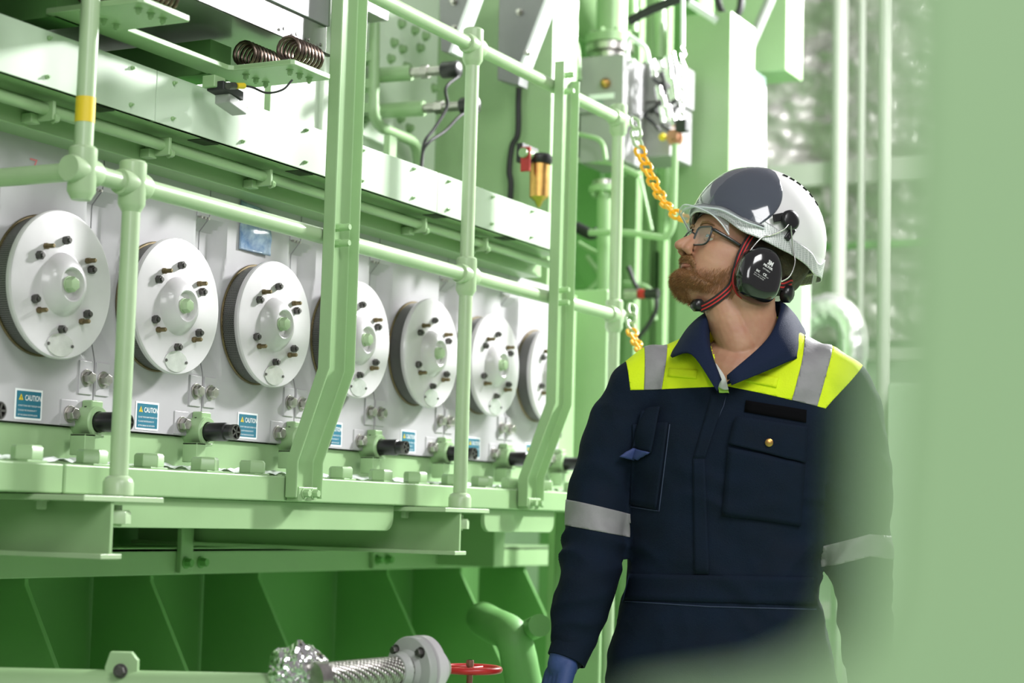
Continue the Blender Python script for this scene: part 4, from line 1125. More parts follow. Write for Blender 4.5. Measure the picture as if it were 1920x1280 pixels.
def onbody(px, py, off=0.0, d=0):
    p = L(px, py)
    # walk along the sight line seen from the front
    o_ = PMI @ V(0, 0, CAMH); dr = (p - o_).normalized()
    hit = body_bvh.ray_cast(o_, dr)
    if hit[0] is None: return p + V(0, -.12, 0)
    return hit[0] + hit[1]*off if hit[1].dot(dr) < 0 else hit[0] - hit[1]*off
def patch(q, off, name, mt, nu=14, nv=14, th=.0025, round_=0, label=None, wob=0):
    """cloth patch: q = 4 pixel corners, laid on the coverall"""
    mb = MB()
    def fn(u, v):
        a = [q[0][i]*(1-u)+q[1][i]*u for i in (0,1)]; b = [q[3][i]*(1-u)+q[2][i]*u for i in (0,1)]
        return onbody(a[0]*(1-v)+b[0]*v, a[1]*(1-v)+b[1]*v, off + wob*math.sin(PI*u)*math.sin(PI*v))
    mb.grid(fn, nu, nv)
    o = place(mb, name, mt)
    s_ = o.modifiers.new('s', 'SOLIDIFY'); s_.thickness = th; s_.offset = 0
    if label: o['label'] = label
    return o
def seam(pts, name='seam', r=.0011, mt=None, off=.0006):
    P = []
    for i in range(len(pts)-1):
        for k in range(8):
            t_ = k/8; P.append(onbody(pts[i][0]*(1-t_)+pts[i+1][0]*t_, pts[i][1]*(1-t_)+pts[i+1][1]*t_, off))
    P.append(onbody(*pts[-1], off))
    return place(MB().tube(P, r, 6), name, mt or NAVY)
patch([(1366, 838), (1508, 868), (1500, 985), (1354, 965)], .004, 'chest_pocket', NAVY, th=.003, wob=.004)
patch([(1381, 783), (1513, 800), (1508, 867), (1367, 832)], .0075, 'pocket_flap', NAVY, th=.003)
patch([(1399, 750), (1512, 769), (1511, 792), (1396, 772)], .0022, 'hook_strip', mat('hook_black', (.003, .003, .004), .95, spec=.1), 10, 4, th=.001)
patch([(1185, 795), (1254, 792), (1232, 955), (1182, 945)], .003, 'chest_pocket', NAVY, th=.003)
patch([(1200, 768), (1243, 763), (1226, 850), (1180, 838)], .010, 'pen_tab', NAVY, th=.004, wob=.006)
patch([(1180, 838), (1226, 849), (1205, 862), (1158, 853)], .014, 'pen_tab_tip', mat('blue_cloth', (.03, .05, .17), .7), 8, 6, th=.004)
patch([(1255, 691), (1308, 694), (1306, 711), (1253, 706)], .003, 'mic_loop', HIVIS, 8, 5)
patch([(1409, 701), (1461, 708), (1456, 727), (1398, 716)], .003, 'mic_loop', HIVIS, 8, 5)
patch([(1336, 735), (1364, 735), (1322, 860), (1300, 860)], .0025, 'front_placket', NAVY, 6, 16, th=.002)
patch([(1300, 860), (1322, 860), (1330, 1075), (1302, 1075)], .0025, 'front_placket', NAVY, 6, 20, th=.002)
patch([(1172, 1075), (1530, 1082), (1530, 1134), (1160, 1124)], .0022, 'waistband', NAVY, 40, 6, th=.002)
b_ = onbody(1442, 829, .0105); nb = (PMI @ V(0,0,CAMH) - b_).normalized()
place(MB().lathe([(.0078, 0), (.0078, .0012), (.006, .0022), (0, .0022)], b_, nb, 24), 'snap_button', BRASS)
for q in ([(1361, 741), (1357, 760), (1330, 820), (1318, 870)], [(1183, 950), (1236, 958), (1256, 795)], [(1172, 1127), (1330, 1137), (1530, 1142)]):
    seam(q, mt=mat('navy_thread', (.03, .045, .09), .7))

# ---- collar
def sheet(rows, name, mt, th=.003, n1=6, n2=6, parent=None, M=None, label=None):
    R = [spline(r, n1) for r in rows]
    cols = list(zip(*R))
    S_ = [spline(list(c), n2) for c in cols]      # each: along rows
    nu, nv = len(S_), len(S_[0])
    mb = MB()
    mb.v = [S_[i][j] for j in range(nv) for i in range(nu)]
    for j in range(nv-1):
        for i in range(nu-1): mb.f.append((j*nu+i, j*nu+i+1, (j+1)*nu+i+1, (j+1)*nu+i))
    o = place(mb, name, mt, parent=parent, M=M)
    s_ = o.modifiers.new('s', 'SOLIDIFY'); s_.thickness = th; s_.offset = 0
    if label: o['label'] = label
    return o
COLR = mat('collar_navy', (.008, .015, .042), .85, bump=.4, bump_scale=420, spec=.2)
sheet([[L(1400, 600, .09), L(1345, 605, .05), L(1330, 622, -.02), L(1334, 662, -.075), L(1352, 712, -.115)],
       [L(1400, 572, .10), L(1350, 580, .06), L(1322, 592, -.01), L(1322, 640, -.085), L(1350, 716, -.125)],
       [L(1400, 585, .12), L(1325, 596, .085), L(1288, 618, .01), L(1300, 650, -.085), L(1347, 724, -.130)],
       [L(1400, 612, .13), L(1300, 620, .10), L(1258, 668, -.03), L(1296, 664, -.092), L(1345, 734, -.132)]], 'collar', COLR)
sheet([[L(1400, 600, .09), L(1455, 592, .05), L(1458, 610, -.02), L(1430, 650, -.085), L(1364, 712, -.120)],
       [L(1400, 572, .10), L(1455, 566, .06), L(1467, 578, -.01), L(1444, 634, -.095), L(1364, 704, -.132)],
       [L(1400, 585, .12), L(1480, 585, .085), L(1494, 610, .0), L(1470, 652, -.105), L(1368, 712, -.138)],
       [L(1400, 612, .13), L(1500, 610, .09), L(1503, 662, -.06), L(1468, 682, -.112), L(1372, 722, -.140)]], 'collar', COLR)
patch([(1396, 690), (1420, 684), (1404, 712), (1362, 728)], .016, 'collar_tab', COLR, 6, 6)
patch([(1318, 676), (1338, 668), (1356, 722), (1338, 726)], .008, 'collar_lining', mat('lime_lining', (.45, .72, .12), .7), 6, 8)
patch([(1346, 718), (1364, 722), (1368, 738), (1350, 738)], .008, 'collar_lining', MATS['lime_lining'], 6, 6)
sheet([[L(1338, 676, -.075), L(1341, 680, -.080), L(1345, 684, -.085)], [L(1343, 700, -.09), L(1350, 704, -.100), L(1360, 708, -.104)], [L(1346, 724, -.10), L(1356, 730, -.110), L(1366, 730, -.112)]], 'undershirt', mat('white_shirt', (.6, .62, .58), .8), th=.002)

# ---- head
HO = L(1374, 490, 0)
HO_ = V(HO.x, -.005, HO.z)
YAW = 23; PIT = 20
fdir = V(-math.cos(R_(YAW)), -math.sin(R_(YAW)), 0); ldir = V(math.sin(R_(YAW)), -math.cos(R_(YAW)), 0)
fw = fdir*math.cos(R_(PIT)) + V(0,0,math.sin(R_(PIT))); up_ = -fdir*math.sin(R_(PIT)) + V(0,0,math.cos(R_(PIT)))
HM = Matrix((( fw.x, ldir.x, up_.x, HO_.x), (fw.y, ldir.y, up_.y, HO_.y), (fw.z, ldir.z, up_.z, HO_.z), (0,0,0,1)))
HW = PM @ HM                     # head axes (forward, left, up) -> world
def interp(tab, z):
    if z >= tab[0][0]: return tab[0][1]
    for (z1, a), (z0, b) in zip(tab, tab[1:]):
        if z >= z0:
            t_ = (z1-z)/(z1-z0); t_ = t_*t_*(3-2*t_)*.5 + t_*.5
            return a*(1-t_)+b*t_
    return tab[-1][1]
def HL(px, py, l):
    """head-axes point seen at that pixel with the given sideways offset"""
    a = HI_ @ V(0, 0, CAMH); b = HI_ @ W(px, py, D=4.0)
    t_ = (l - a.y)/(b.y - a.y)
    return a + (b-a)*t_
HI_ = HW.inverted()
FR = [(.125, .012), (.118, .045), (.10, .074), (.08, .088), (.06, .0945), (.045, .0965), (.036, .097), (.024, .0915), (.010, .0905), (-.015, .092), (-.03, .0935), (-.045, .0925), (-.062, .0905), (-.072, .0895), (-.086, .0935), (-.097, .090), (-.106, .078), (-.112, .055)]
BK = [(.125, -.03), (.118, -.058), (.10, -.08), (.07, -.098), (.03, -.104), (0, -.10), (-.03, -.088), (-.06, -.07), (-.112, -.045)]
WD = [(.125, .02), (.118, .044), (.10, .061), (.07, .0725), (.04, .0755), (0, .0745), (-.03, .0705), (-.06, .062), (-.08, .052), (-.097, .041), (-.106, .032), (-.112, .022)]
def head_mb():
    nz, nt_ = 110, 120; mb = MB()
    for j in range(nz):
        z = .125 - .237*j/(nz-1)
        f, b, w = interp(FR, z), interp(BK, z), interp(WD, z)
        c0 = -.012
        for k in range(nt_):
            a = 2*PI*k/nt_; c, s_ = math.cos(a), math.sin(a)
            ex = 2.5 if c > 0 else 2.1
            rx = (f-c0) if c > 0 else (c0-b)
            x = c0 + rx*math.copysign(abs(c)**(2/ex), c); y = w*math.copysign(abs(s_)**(2/ex), s_)
            p = V(x, y, z)
            if c > 0:
                for sy in (-1, 1):
                    p.x -= .0100*math.exp(-((y-sy*.032)/.016)**2 - ((z-.021)/.0125)**2)
                    p.x += .004*math.exp(-((y-sy*.040)/.016)**2 - ((z+.008)/.014)**2)
                    p.x += .003*math.exp(-((y-sy*.030)/.020)**2 - ((z-.044)/.007)**2)
                p.x -= .003*math.exp(-(y/.02)**2 - ((z+.030)/.007)**2)
            mb.v.append(p)
    for j in range(nz-1):
        for k in range(nt_):
            k2 = (k+1) % nt_; mb.f.append((j*nt_+k, j*nt_+k2, (j+1)*nt_+k2, (j+1)*nt_+k))
    mb.f.append(tuple(range(nt_))); mb.f.append(tuple((nz-1)*nt_+k for k in range(nt_)))
    return mb
pieces = [head_mb()]
pieces += capsule([V(.0915, 0, .030), V(.101, 0, .012), V(.115, 0, -.002), V(.122, 0, -.012)], [.0085, .0088, .0090, .0100], 20)
for sy in (-1, 1):
    pieces += capsule([V(.098, sy*.007, .006), V(.107, sy*.0125, -.015)], [.008, .0092], 16)
    pieces += capsule([V(.110, sy*.0100, -.0195), V(.101, sy*.0135, -.0195)], [.0062, .0068], 14)
    pieces += capsule([V(.0965, sy*.002, -.0375), V(.094, sy*.012, -.0385), V(.087, sy*.022, -.0415)], [.0052, .0045, .003], 14)
    pieces += capsule([V(.0925, sy*.001, -.0460), V(.0905, sy*.011, -.0460), V(.086, sy*.020, -.0440)], [.0048, .0045, .003], 14)
    pieces += capsule([V(-.004, sy*.075, .012), V(-.010, sy*.081, .018), V(-.014, sy*.081, -.002), V(-.006, sy*.077, -.018)], [.008, .008, .008, .007], 12)
# neck down into the collar, in head axes
HI = HM.inverted()
nk = [HI @ L(1392, 545, .01), HI @ L(1396, 590, .01), HI @ L(1402, 640, .015), HI @ L(1400, 700, .02)]
pieces += capsule(nk, [.064, .063, .068, .080], 28)
pieces += capsule([HI @ L(1352, 560, -.005), HI @ L(1365, 600, -.015), HI @ L(1385, 650, -.025)], [.038, .042, .04], 24)
pieces += [MB().ball(HI @ L(1385, 716, .012), .098, 28)]
hv, hf, hn = blob(pieces, .0023, 5, .5)
# nostrils, mouth line, eyelid rims pressed into the skin
hv2 = []
for p, nn in zip(hv, hn):
    d = 0
    for sy in (-1, 1):
        d -= .0055*math.exp(-((p - V(.110, sy*.0078, -.0235)).length/.0042)**2)
        d += .0018*math.exp(-((p.z-.0285)/.003)**2 - ((p.y-sy*.032)/.013)**2)*(1 if p.x > .07 else 0)
    if p.x > .075 and abs(p.y) < .026: d -= .0016*math.exp(-((p.z + .0425 + .002*abs(p.y)/.02)/.0018)**2)
    d += .0004*noise.noise(p*90)
    hv2.append(p + nn*d)
head = place(MB().add(hv2, hf), 'body', SKIN, M=HW, smooth=80)
head_bvh = BVHTree.FromPolygons(hv2, hf)
EYEW = mat('eye_white', (.75, .72, .68), .15, coat=1); IRIS = mat('iris', (.12, .2, .24), .1, coat=1)
for sy in (-1, 1):
    e = place(MB().ball((.0740, sy*.0315, .0215), .0118, 24), 'eye', EYEW, M=HW)
    gz = V(1, .10, .18).normalized()
    place(MB().lathe([(.0058, .0105), (.0045, .0118), (.0022, .0124), (0, .0126)], (.0740, sy*.0315, .0215), gz, 24), 'iris', IRIS, parent=e, M=HW)
    place(MB().lathe([(.0024, .01235), (0, .0129)], (.0740, sy*.0315, .0215), gz, 16), 'pupil', BLACK, parent=e, M=HW)
    # eyelids: two shell strips over the ball
    for s0, s1 in ((.25, 1.45), (-1.45, -.30)):
        def lid(u, v, s0=s0, s1=s1, sy=sy):
            a = -1.5 + 3.0*u; w_ = min(1, abs(a)/.95); op = s0*(1 - w_*w_); b = op + (s1-op)*v
            return V(.0740, sy*.0315, .0215) + V(math.cos(a)*math.cos(b), math.sin(a)*math.cos(b), math.sin(b))*.0131
        o = place(MB().grid(lid, 30, 12), 'eyelid', SKIN, parent=e, M=HW)
        s_ = o.modifiers.new('s', 'SOLIDIFY'); s_.thickness = .0012

LIP = mat('lip_skin', (.42, .17, .12), .45)
place(MB().tube(spline([V(.082, .026, -.0435), V(.090, .016, -.0455), V(.0955, .006, -.0462), V(.0965, 0, -.0464), V(.0955, -.006, -.0462), V(.090, -.016, -.0455), V(.082, -.026, -.0435)], 6), [.0012]+[.0022]*5+[.0042]*25+[.0022]*5+[.0012], 12), 'lower_lip', LIP, M=HW)
# ---- beard: a soft body plus fine strands
random.seed(11)
bp_ = []
for sy in (-1, 1):
    bp_ += capsule([V(.086, sy*.004, -.076), V(.078, sy*.026, -.074), V(.060, sy*.044, -.078), V(.042, sy*.050, -.066), V(.026, sy*.055, -.050), V(.016, sy*.058, -.03)], [.021, .018, .010, .003, .0025, .002], 20)
    bp_ += capsule([V(.0975, sy*.003, -.0325), V(.0945, sy*.014, -.0325), V(.086, sy*.024, -.043), V(.078, sy*.029, -.062)], [.0085, .0076, .0065, .007], 16)
bp_ += capsule([V(.0895, 0, -.0545), V(.091, 0, -.064)], [.006, .010], 16)
bp_ += capsule([V(.092, 0, -.062), V(.092, 0, -.074), V(.076, 0, -.092)], [.010, .020, .018], 24)
bp_ += capsule([V(.076, 0, -.092), V(.055, 0, -.100), V(.035, 0, -.102)], [.020, .012, .008], 24)
bv, bf, bn = blob(bp_, .0030, 6, .5)
beard = place(MB().add([p + nn*(.0016*noise.noise(p*70) + .0012*noise.noise(p*160)) for p, nn in zip(bv, bn)], bf), 'beard', BEARD, M=HW, smooth=80)
st = MB()
def strand(p, d, ln, r):
    p = Vector(p); d = Vector(d).normalized(); bend = V(.15, 0, -.4)*ln*.5
    e = d.cross(V(.3, .5, .8)).normalized(); g_ = d.cross(e)
    rows = []
    for t_, rr in ((0, r), (.55, r*.7), (1, r*.1)):
        c = p + d*ln*t_ + bend*t_*t_
        rows.append([c + e*rr, c + (g_*.87 - e*.5)*rr, c + (-g_*.87 - e*.5)*rr])
    n0 = len(st.v)
    for r_ in rows: st.v += r_
    for j in range(2):
        for k in range(3):
            k2 = (k+1) % 3; st.f.append((n0+j*3+k, n0+j*3+k2, n0+(j+1)*3+k2, n0+(j+1)*3+k))
N_ = len(bv)
for i in range(11000):
    k = random.randrange(N_); p, nn = bv[k], bn[k]
    if p.x < .03 and random.random() < .5: continue
    g0 = 1 if p.z < -.07 else .55
    d = nn + V(.35, 0, -.30)*.8 + V(random.uniform(-.3,.3), random.uniform(-.3,.3), random.uniform(-.3,.3))
    strand(p - nn*.002, d, random.uniform(.004, .010)*g0 + .002, .00026)
# stubble on the cheek
for i in range(14000):
    p0 = V(random.uniform(.008, .088), random.choice((-1, 1))*.12, random.uniform(-.10, .01))
    lim = -.012 - (p0.x-.01)*.75 if p0.x < .045 else -.038 - (p0.x-.045)*.35
    if p0.z > lim + random.uniform(-.016, .006) or p0.z < -.088: continue
    hit = head_bvh.ray_cast(p0, V(0, -math.copysign(1, p0.y), 0))
    if hit[0] is not None: strand(hit[0], V(.3, p0.y*4, -.9), random.uniform(.004, .009), .00022)
place(st, 'beard_strands', mat('ginger_hair', (.42, .22, .09), .45, noise_amt=.4, noise_scale=120), parent=beard, M=HW, smooth=0, merge=False)
# eyebrows and hair at the back of the head
for sy in (-1, 1):
    place(MB().tube([V(.0965, sy*.012, .042), V(.098, sy*.022, .0465), V(.0945, sy*.036, .047), V(.085, sy*.050, .042)], [.0022, .0034, .0030, .001], 10), 'eyebrow', BEARD, M=HW)
hp = MB()
def hairf(u, v):
    a = R_(80) + R_(200)*u; z = .06 - .165*v
    bx_, w = interp(BK, z), interp(WD, z)
    return V(-.012 + (abs(bx_)-.012+.014+.012*math.sin(PI*min(1, v*1.1)))*math.cos(a)*(1.0), (w+.010)*math.sin(a), z) + V(1,1,1)*.002*noise.noise(V(u*30, v*6, 0))
o = place(MB().grid(hairf, 60, 24), 'hair', HAIR, M=HW); o.modifiers.new('s', 'SOLIDIFY').thickness = .006

hb_, hbf, hbn = blob(capsule([V(-.045, 0, .04), HL(1462, 486, .0), HL(1462, 508, .0)], [.080, .066, .052], 24), .004, 3)
place(MB().add([p + nn*(.002*noise.noise(p*60)) for p, nn in zip(hb_, hbn)], hbf), 'hair', HAIR, M=HW)
# ---- gloved hands
def hand(wrist, dirn, palm_n, sgn, mt=GLOVE):
    """dirn: wrist -> fingers, palm_n: where the palm faces, sgn: side of the thumb"""
    d = Vector(dirn).normalized(); pn = (Vector(palm_n) - d*Vector(palm_n).dot(d)).normalized(); sd = d.cross(pn)*sgn
    w = Vector(wrist); pcs = []
    pcs += capsule([w - d*.03, w + d*.01], [.032, .031], 18)
    for k, (o_, l_) in enumerate(((.028, .082), (.010, .090), (-.010, .084), (-.028, .072))):
        pcs += capsule([w + sd*o_*.6 + d*.01, w + sd*o_ + d*.085], [.020, .0145], 16)
    body_ = pcs
    for k, (o_, l_, cu) in enumerate(((.029, .070, .5), (.010, .078, .62), (-.010, .072, .7), (-.028, .058, .8))):
        b0 = w + sd*o_ + d*.086; dd = d; P = [b0]; rr = [.0125]
        for s_, f in enumerate((.45, .32, .23)):
            an = cu*(.5 + .35*s_)
            dd = (dd*math.cos(an) + pn*math.sin(an)).normalized()
            P.append(P[-1] + dd*l_*f); rr.append(.0118 - .0009*s_)
        body_ += capsule(P, rr, 14)
    t0 = w + sd*.026 + d*.03
    P = [t0, t0 + (sd*.7 + d*.6 + pn*.35).normalized()*.034, t0 + (sd*.55 + d*.85 + pn*.45).normalized()*.062, t0 + (sd*.25 + d*1.0 + pn*.6).normalized()*.084]
    body_ += capsule(P, [.018, .015, .0128, .0115], 14)
    return blob(body_, .003, 3, .5)
wL = L(1058, 1238, -.06); dL = (L(1030, 1330, -.09) - L(1058, 1238, -.06))
v_, f_, _ = hand(wL, dL, V(.75, .45, -.1), -1)
place(MB().add(v_, f_), 'glove', GLOVE)
wR = L(1630, 1285, -.125); dR = (L(1632, 1400, -.16) - wR)
v_, f_, _ = hand(wR, dR, V(-.8, .3, 0), 1)
place(MB().add(v_, f_), 'glove', GLOVE)
# cuffs close the sleeves over the gloves
for a_, b_, r_c in ((pL[-2], pL[-1], .0405), (pR[-2], pR[-1], .041)):
    d_ = (b_ - a_).normalized(); s0_ = a_ - d_*.020; ln = (b_-a_).length + .026
    place(MB().lathe([(r_c*1.10, 0), (r_c*1.06, ln*.3), (r_c, ln*.75), (r_c*.98, ln), (r_c*.90, ln+.001), (r_c*.90, ln-.02)], s0_, d_, 36), 'cuff', NAVY)
# boots
for sx, sp in ((-.105, .04), (.105, -.02)):
    cx = (L(1138, 1400).x + L(1562, 1400).x)/2 + sx*1.12
    bvv, bff, _ = blob(capsule([V(cx, sp+.03, .05), V(cx, sp, .16)], [.05, .058], 20) + capsule([V(cx, sp+.02, .05), V(cx-.04, sp-.10, .045), V(cx-.06, sp-.17, .04)], [.05, .048, .040], 20), .006, 3)
    place(MB().add([V(p.x, p.y, max(p.z, 0.002)) for p in bvv], bff), 'boot', RUBBER)

# ================================================================== HELMET, EARMUFFS, GLASSES (worn, each its own thing)
HC = V(-.042, 0, .077)           # helmet centre in head axes
HP = R_(4)                      # extra tilt
HH = HW @ Matrix.Translation(HC) @ Matrix.Rotation(HP, 4, 'Y')
HA, HB, HCz = .148, .117, .142
def hthing(name, label, cat):
    p = HH @ V(0,0,0)
    return thing(name, p, label, cat)
helm = hthing('hard_hat', 'white ventilated hard hat with smoked visor on the bearded man', 'helmet')
WHEL = mat('white_shell', (.78, .78, .77), .2, coat=.6)
def wz(th):
    t_ = abs(math.degrees(math.atan2(math.sin(th), math.cos(th))))
    tab = [(0, .006), (30, .0), (60, -.018), (90, -.023), (120, -.018), (150, -.006), (180, 0)]
    for (a, x), (b, y) in zip(tab, tab[1:]):
        if t_ <= b:
            q = (t_-a)/(b-a); q = q*q*(3-2*q); return x + (y-x)*q
    return 0
def dome(phi, th, k=1.0, a=None, b=None, c=None):
    a = a or HA; b = b or HB; c = c or HCz
    s_, co = math.sin(phi), math.cos(phi)
    s_ = s_**.92
    return V(a*k*math.cos(th)*s_, b*k*math.sin(th)*s_, c*k*co + wz(th)*s_*s_*s_)
def skirt(th):
    """how far the shell drops below its widest ring, by direction"""
    t_ = abs(math.degrees(math.atan2(math.sin(th), math.cos(th))))
    tab = [(0, .004), (30, .008), (50, .014), (80, .018), (95, .020), (115, .030), (130, .040), (180, .042)]
    for (a, x), (b, y) in zip(tab, tab[1:]):
        if t_ <= b: return x + (y-x)*(t_-a)/(b-a)
    return .06
def shellf(u, v):
    th = 2*PI*u
    if v < .8: p = dome(v/.8*PI/2*1.0, th)
    else:
        t_ = (v-.8)/.2; p = dome(PI/2, th); p = V(p.x*(1+.02*t_), p.y*(1+.02*t_), wz(th) - skirt(th)*.55*t_)
    # raised centre ridge and edge rib
    y = abs(p.y)
    if p.z > .0: p += V(p.x, p.y, p.z).normalized()*.0035*max(0, min(1, (.036-y)/.004))*(1 if p.x > -.135 else 0)
    return p
o = place(MB().grid(shellf, 180, 90, closed_u=True), 'shell', WHEL, parent=helm, M=HH, smooth=50)
s_ = o.modifiers.new('s', 'SOLIDIFY'); s_.thickness = .004
# reflective band round the rim
RB = mat('honeycomb_reflector', (.52, .55, .52), .4, metal=.2)
_nt = RB.node_tree; _N = _nt.nodes; _L = _nt.links
tc = _N.new('ShaderNodeTexCoord'); vo = _N.new('ShaderNodeTexVoronoi'); vo.inputs['Scale'].default_value = 260; vo.inputs['Randomness'].default_value = .15; vo.feature = 'DISTANCE_TO_EDGE'; _L.new(tc.outputs['Object'], vo.inputs[0])
cr = _N.new('ShaderNodeValToRGB'); cr.color_ramp.elements[0].position = .05; cr.color_ramp.elements[1].position = .16; cr.color_ramp.elements[0].color = (.68,.70,.68,1); cr.color_ramp.elements[1].color = (.36,.40,.38,1)
_L.new(vo.outputs['Distance'], cr.inputs[0]); _L.new(cr.outputs[0], _N['Principled BSDF'].inputs['Base Color'])
def bandf(sgn):
    def f(u, v):
        th = sgn*R_(8 + 168*u)
        t_ = abs(math.degrees(th))
        sk = skirt(th); top = .026 if t_ < 60 else (.026 - (t_-60)/60*.026 if t_ < 120 else 0 - .014*math.sin(min(1, (t_-120)/28)*PI) )
        z = top*(1-v) - sk*v
        if z > 0: q = dome(math.acos(min(1, z/HCz)), th); p = q.copy()
        else: q = dome(PI/2, th); kk = 1 + .02*min(1, -z/max(.001, sk)); p = V(q.x*kk, q.y*kk, z + wz(th))
        r_ = math.hypot(p.x, p.y); e = .0022
        return V(p.x*(1+e/r_), p.y*(1+e/r_), p.z)
    return f
for sg in (-1, 1):
    o = place(MB().grid(bandf(sg), 90, 12), 'reflective_band', RB, parent=helm, M=HH); o.modifiers.new('s', 'SOLIDIFY').thickness = .0018
# vent slots in the ridge
for k in range(6):
    for y in (-.040, .040):
        def on(x): return V(x, y, HCz*math.sqrt(1-(x/HA)**2-(y/HB)**2))
        q = on(.005 - k*.017); q2 = on(-.005 - k*.017)
        nrm = V(q.x/HA**2, q.y/HB**2, q.z/HCz**2).normalized()
        c_ = (q+q2)/2 + nrm*.0008
        tt = (q2-q).normalized()
        place(MB().obox(c_, tt*.0055, V(0, .0028, 0), nrm*.0018), 'vent_slot', BLACK, parent=helm, M=HH)
# smoked visor over the front and its clear peak
SMOKE = mat('smoked_visor', (.085, .10, .13), .06, alpha=.74, coat=1)
CLEAR = mat('clear_peak', (.75, .82, .84), .05, alpha=.22, coat=1)
def visf(u, v):
    tm = 60 + 19*math.sin(PI*min(1, .1 + .8*v))
    th = R_(-tm + 2*tm*u)
    t_ = abs(2*u-1)
    top = R_(14 + 14*t_**3); bot = R_(86)
    ph = top + (bot-top)*v
    return dome(ph, th, 1.035)
o = place(MB().grid(visf, 80, 50), 'smoked_visor', SMOKE, parent=helm, M=HH); o.modifiers.new('s', 'SOLIDIFY').thickness = .0022
def peakf(u, v):
    th = R_(-70 + 140*u); t_ = abs(-70 + 140*u)/70
    q = dome(R_(86), th, 1.035); ext = .020*(1 - t_**2.2)
    r_ = math.hypot(q.x, q.y)
    return V(q.x*(1+ext*v/r_), q.y*(1+ext*v/r_), q.z - .004*v - .010*v*v*(1-t_) + .003*math.sin(PI*v))
o = place(MB().grid(peakf, 80, 14), 'clear_peak', CLEAR, parent=helm, M=HH); o.modifiers.new('s', 'SOLIDIFY').thickness = .0025
pk = [peakf(u/60, 1.0) for u in range(61)]
place(MB().tube(pk, .0022, 8), 'peak_edge', mat('clear_edge', (.8,.86,.88), .05, alpha=.7, coat=1), parent=helm, M=HH)
pk = [peakf(u/60, 0.0) + V(.002,0,0) for u in range(61)]
place(MB().tube(pk, .0026, 8), 'visor_edge', mat('dark_edge', (.03,.035,.04), .1, coat=1), parent=helm, M=HH)
# clear eye shield tucked under the peak
se = [HL(1283, 384, .0), HL(1305, 388, .035), HL(1332, 400, .056), HL(1352, 418, .068), HL(1367, 440, .078)]
lowr = [V(p.x, -p.y, p.z) for p in se[:0:-1]] + se
lowr = spline(lowr, 6)
def shf(u, v):
    q = lowr[int(round(u*(len(lowr)-1)))]; th = math.atan2(q.y, q.x+.04)
    d_ = (HH.inverted() @ (HW @ q)); w = dome(R_(84), math.atan2(d_.y, d_.x), .97)
    return d_.lerp(w, v)
o = place(MB().grid(shf, len(lowr), 6), 'eye_shield', CLEAR, parent=helm, M=HH); o.modifiers.new('s', 'SOLIDIFY').thickness = .0015
place(MB().tube(lowr, .0016, 8), 'shield_edge', MATS.get('clear_edge'), parent=helm, M=HW)
# inner liner
def linf(u, v):
    th = 2*PI*u; q = dome(R_(90), th, .93); return V(q.x, q.y, wz(th) + .02 - (.02 + skirt(th)*.6)*v)
o = place(MB().grid(linf, 80, 6, closed_u=True), 'inner_liner', RUBBER, parent=helm, M=HH); o.modifiers.new('s', 'SOLIDIFY').thickness = .003
# chin strap: band from the temple, down behind the cheek and under the chin
STR = mat('strap_black', (.015,.013,.013), .7); STRR = mat('strap_red', (.55, .03, .03), .6)
def strap(pts, w, name, side_v=None, par=None, stripes=True):
    P = spline(pts, 8); mb = MB(); rd = MB()
    for i, p in enumerate(P):
        t_ = (P[min(i+1, len(P)-1)] - P[max(i-1, 0)]).normalized()
        out = V(p.x*.15, p.y, 0).normalized() if side_v is None else side_v
        wd_ = t_.cross(out).normalized()
        mb.v += [p + wd_*w, p - wd_*w, p - wd_*w + out*.0018, p + wd_*w + out*.0018]
        rd.v += [p + wd_*w*.55 + out*.0022, p + wd_*w*.22 + out*.0022, p - wd_*w*.22 + out*.0022, p - wd_*w*.55 + out*.0022]
    for i in range(len(P)-1):
        for k in range(4): k2 = (k+1) % 4; mb.f.append((i*4+k, i*4+k2, (i+1)*4+k2, (i+1)*4+k))
        for k in (0, 2): rd.f.append((i*4+k, i*4+k+1, (i+1)*4+k+1, (i+1)*4+k))
    mb.f.append((0,1,2,3)); e = (len(P)-1)*4; mb.f.append((e, e+1, e+2, e+3))
    o = place(mb, name, STR, parent=par or helm, M=HW)
    if stripes:
        q = place(rd, 'red_stripe', STRR, parent=o, M=HW, smooth=0)
    return o
for sy in (1, -1):
    sp_l = [HL(1418, 430, .086), HL(1402, 452, .086), HL(1388, 480, .086), HL(1379, 510, .084), HL(1371, 536, .077), HL(1352, 555, .070), HL(1330, 570, .055), HL(1312, 579, .036)]
    strap([V(p.x - (.85*p.y if sy < 0 and i_ > 4 else 0), p.y*sy, p.z) for i_, p in enumerate(sp_l) if sy > 0 or i_ < 6], .0085, 'chin_strap')
    strap([V(-.05, sy*.080, .03), V(-.045, sy*.080, -.02), V(-.018, sy*.080, -.05), V(.012, sy*.079, -.062)], .007, 'rear_strap')
place(MB().lathe([(.008, -.012), (.013, -.008), (.013, .008), (.008, .012)], HL(1308, 572, .030), (0,1,0), 8), 'buckle', BLACK, parent=helm, M=HW)
# nape cradle with its knob
strap([HL(1440, 528, .080), HL(1466, 535, .066), HL(1484, 531, .040), V(HL(1484, 531, .04).x-.010, 0, -.03), V(HL(1484, 531, .04).x, -.04, -.03)], .010, 'nape_cradle')
place(MB().lathe([(.0, -.004), (.018, -.004), (.020, .0), (.018, .012), (.012, .016)], HL(1472, 550, .052), V(-.8, 1, 0), 10), 'ratchet_knob', BLACK, parent=helm, M=HW)

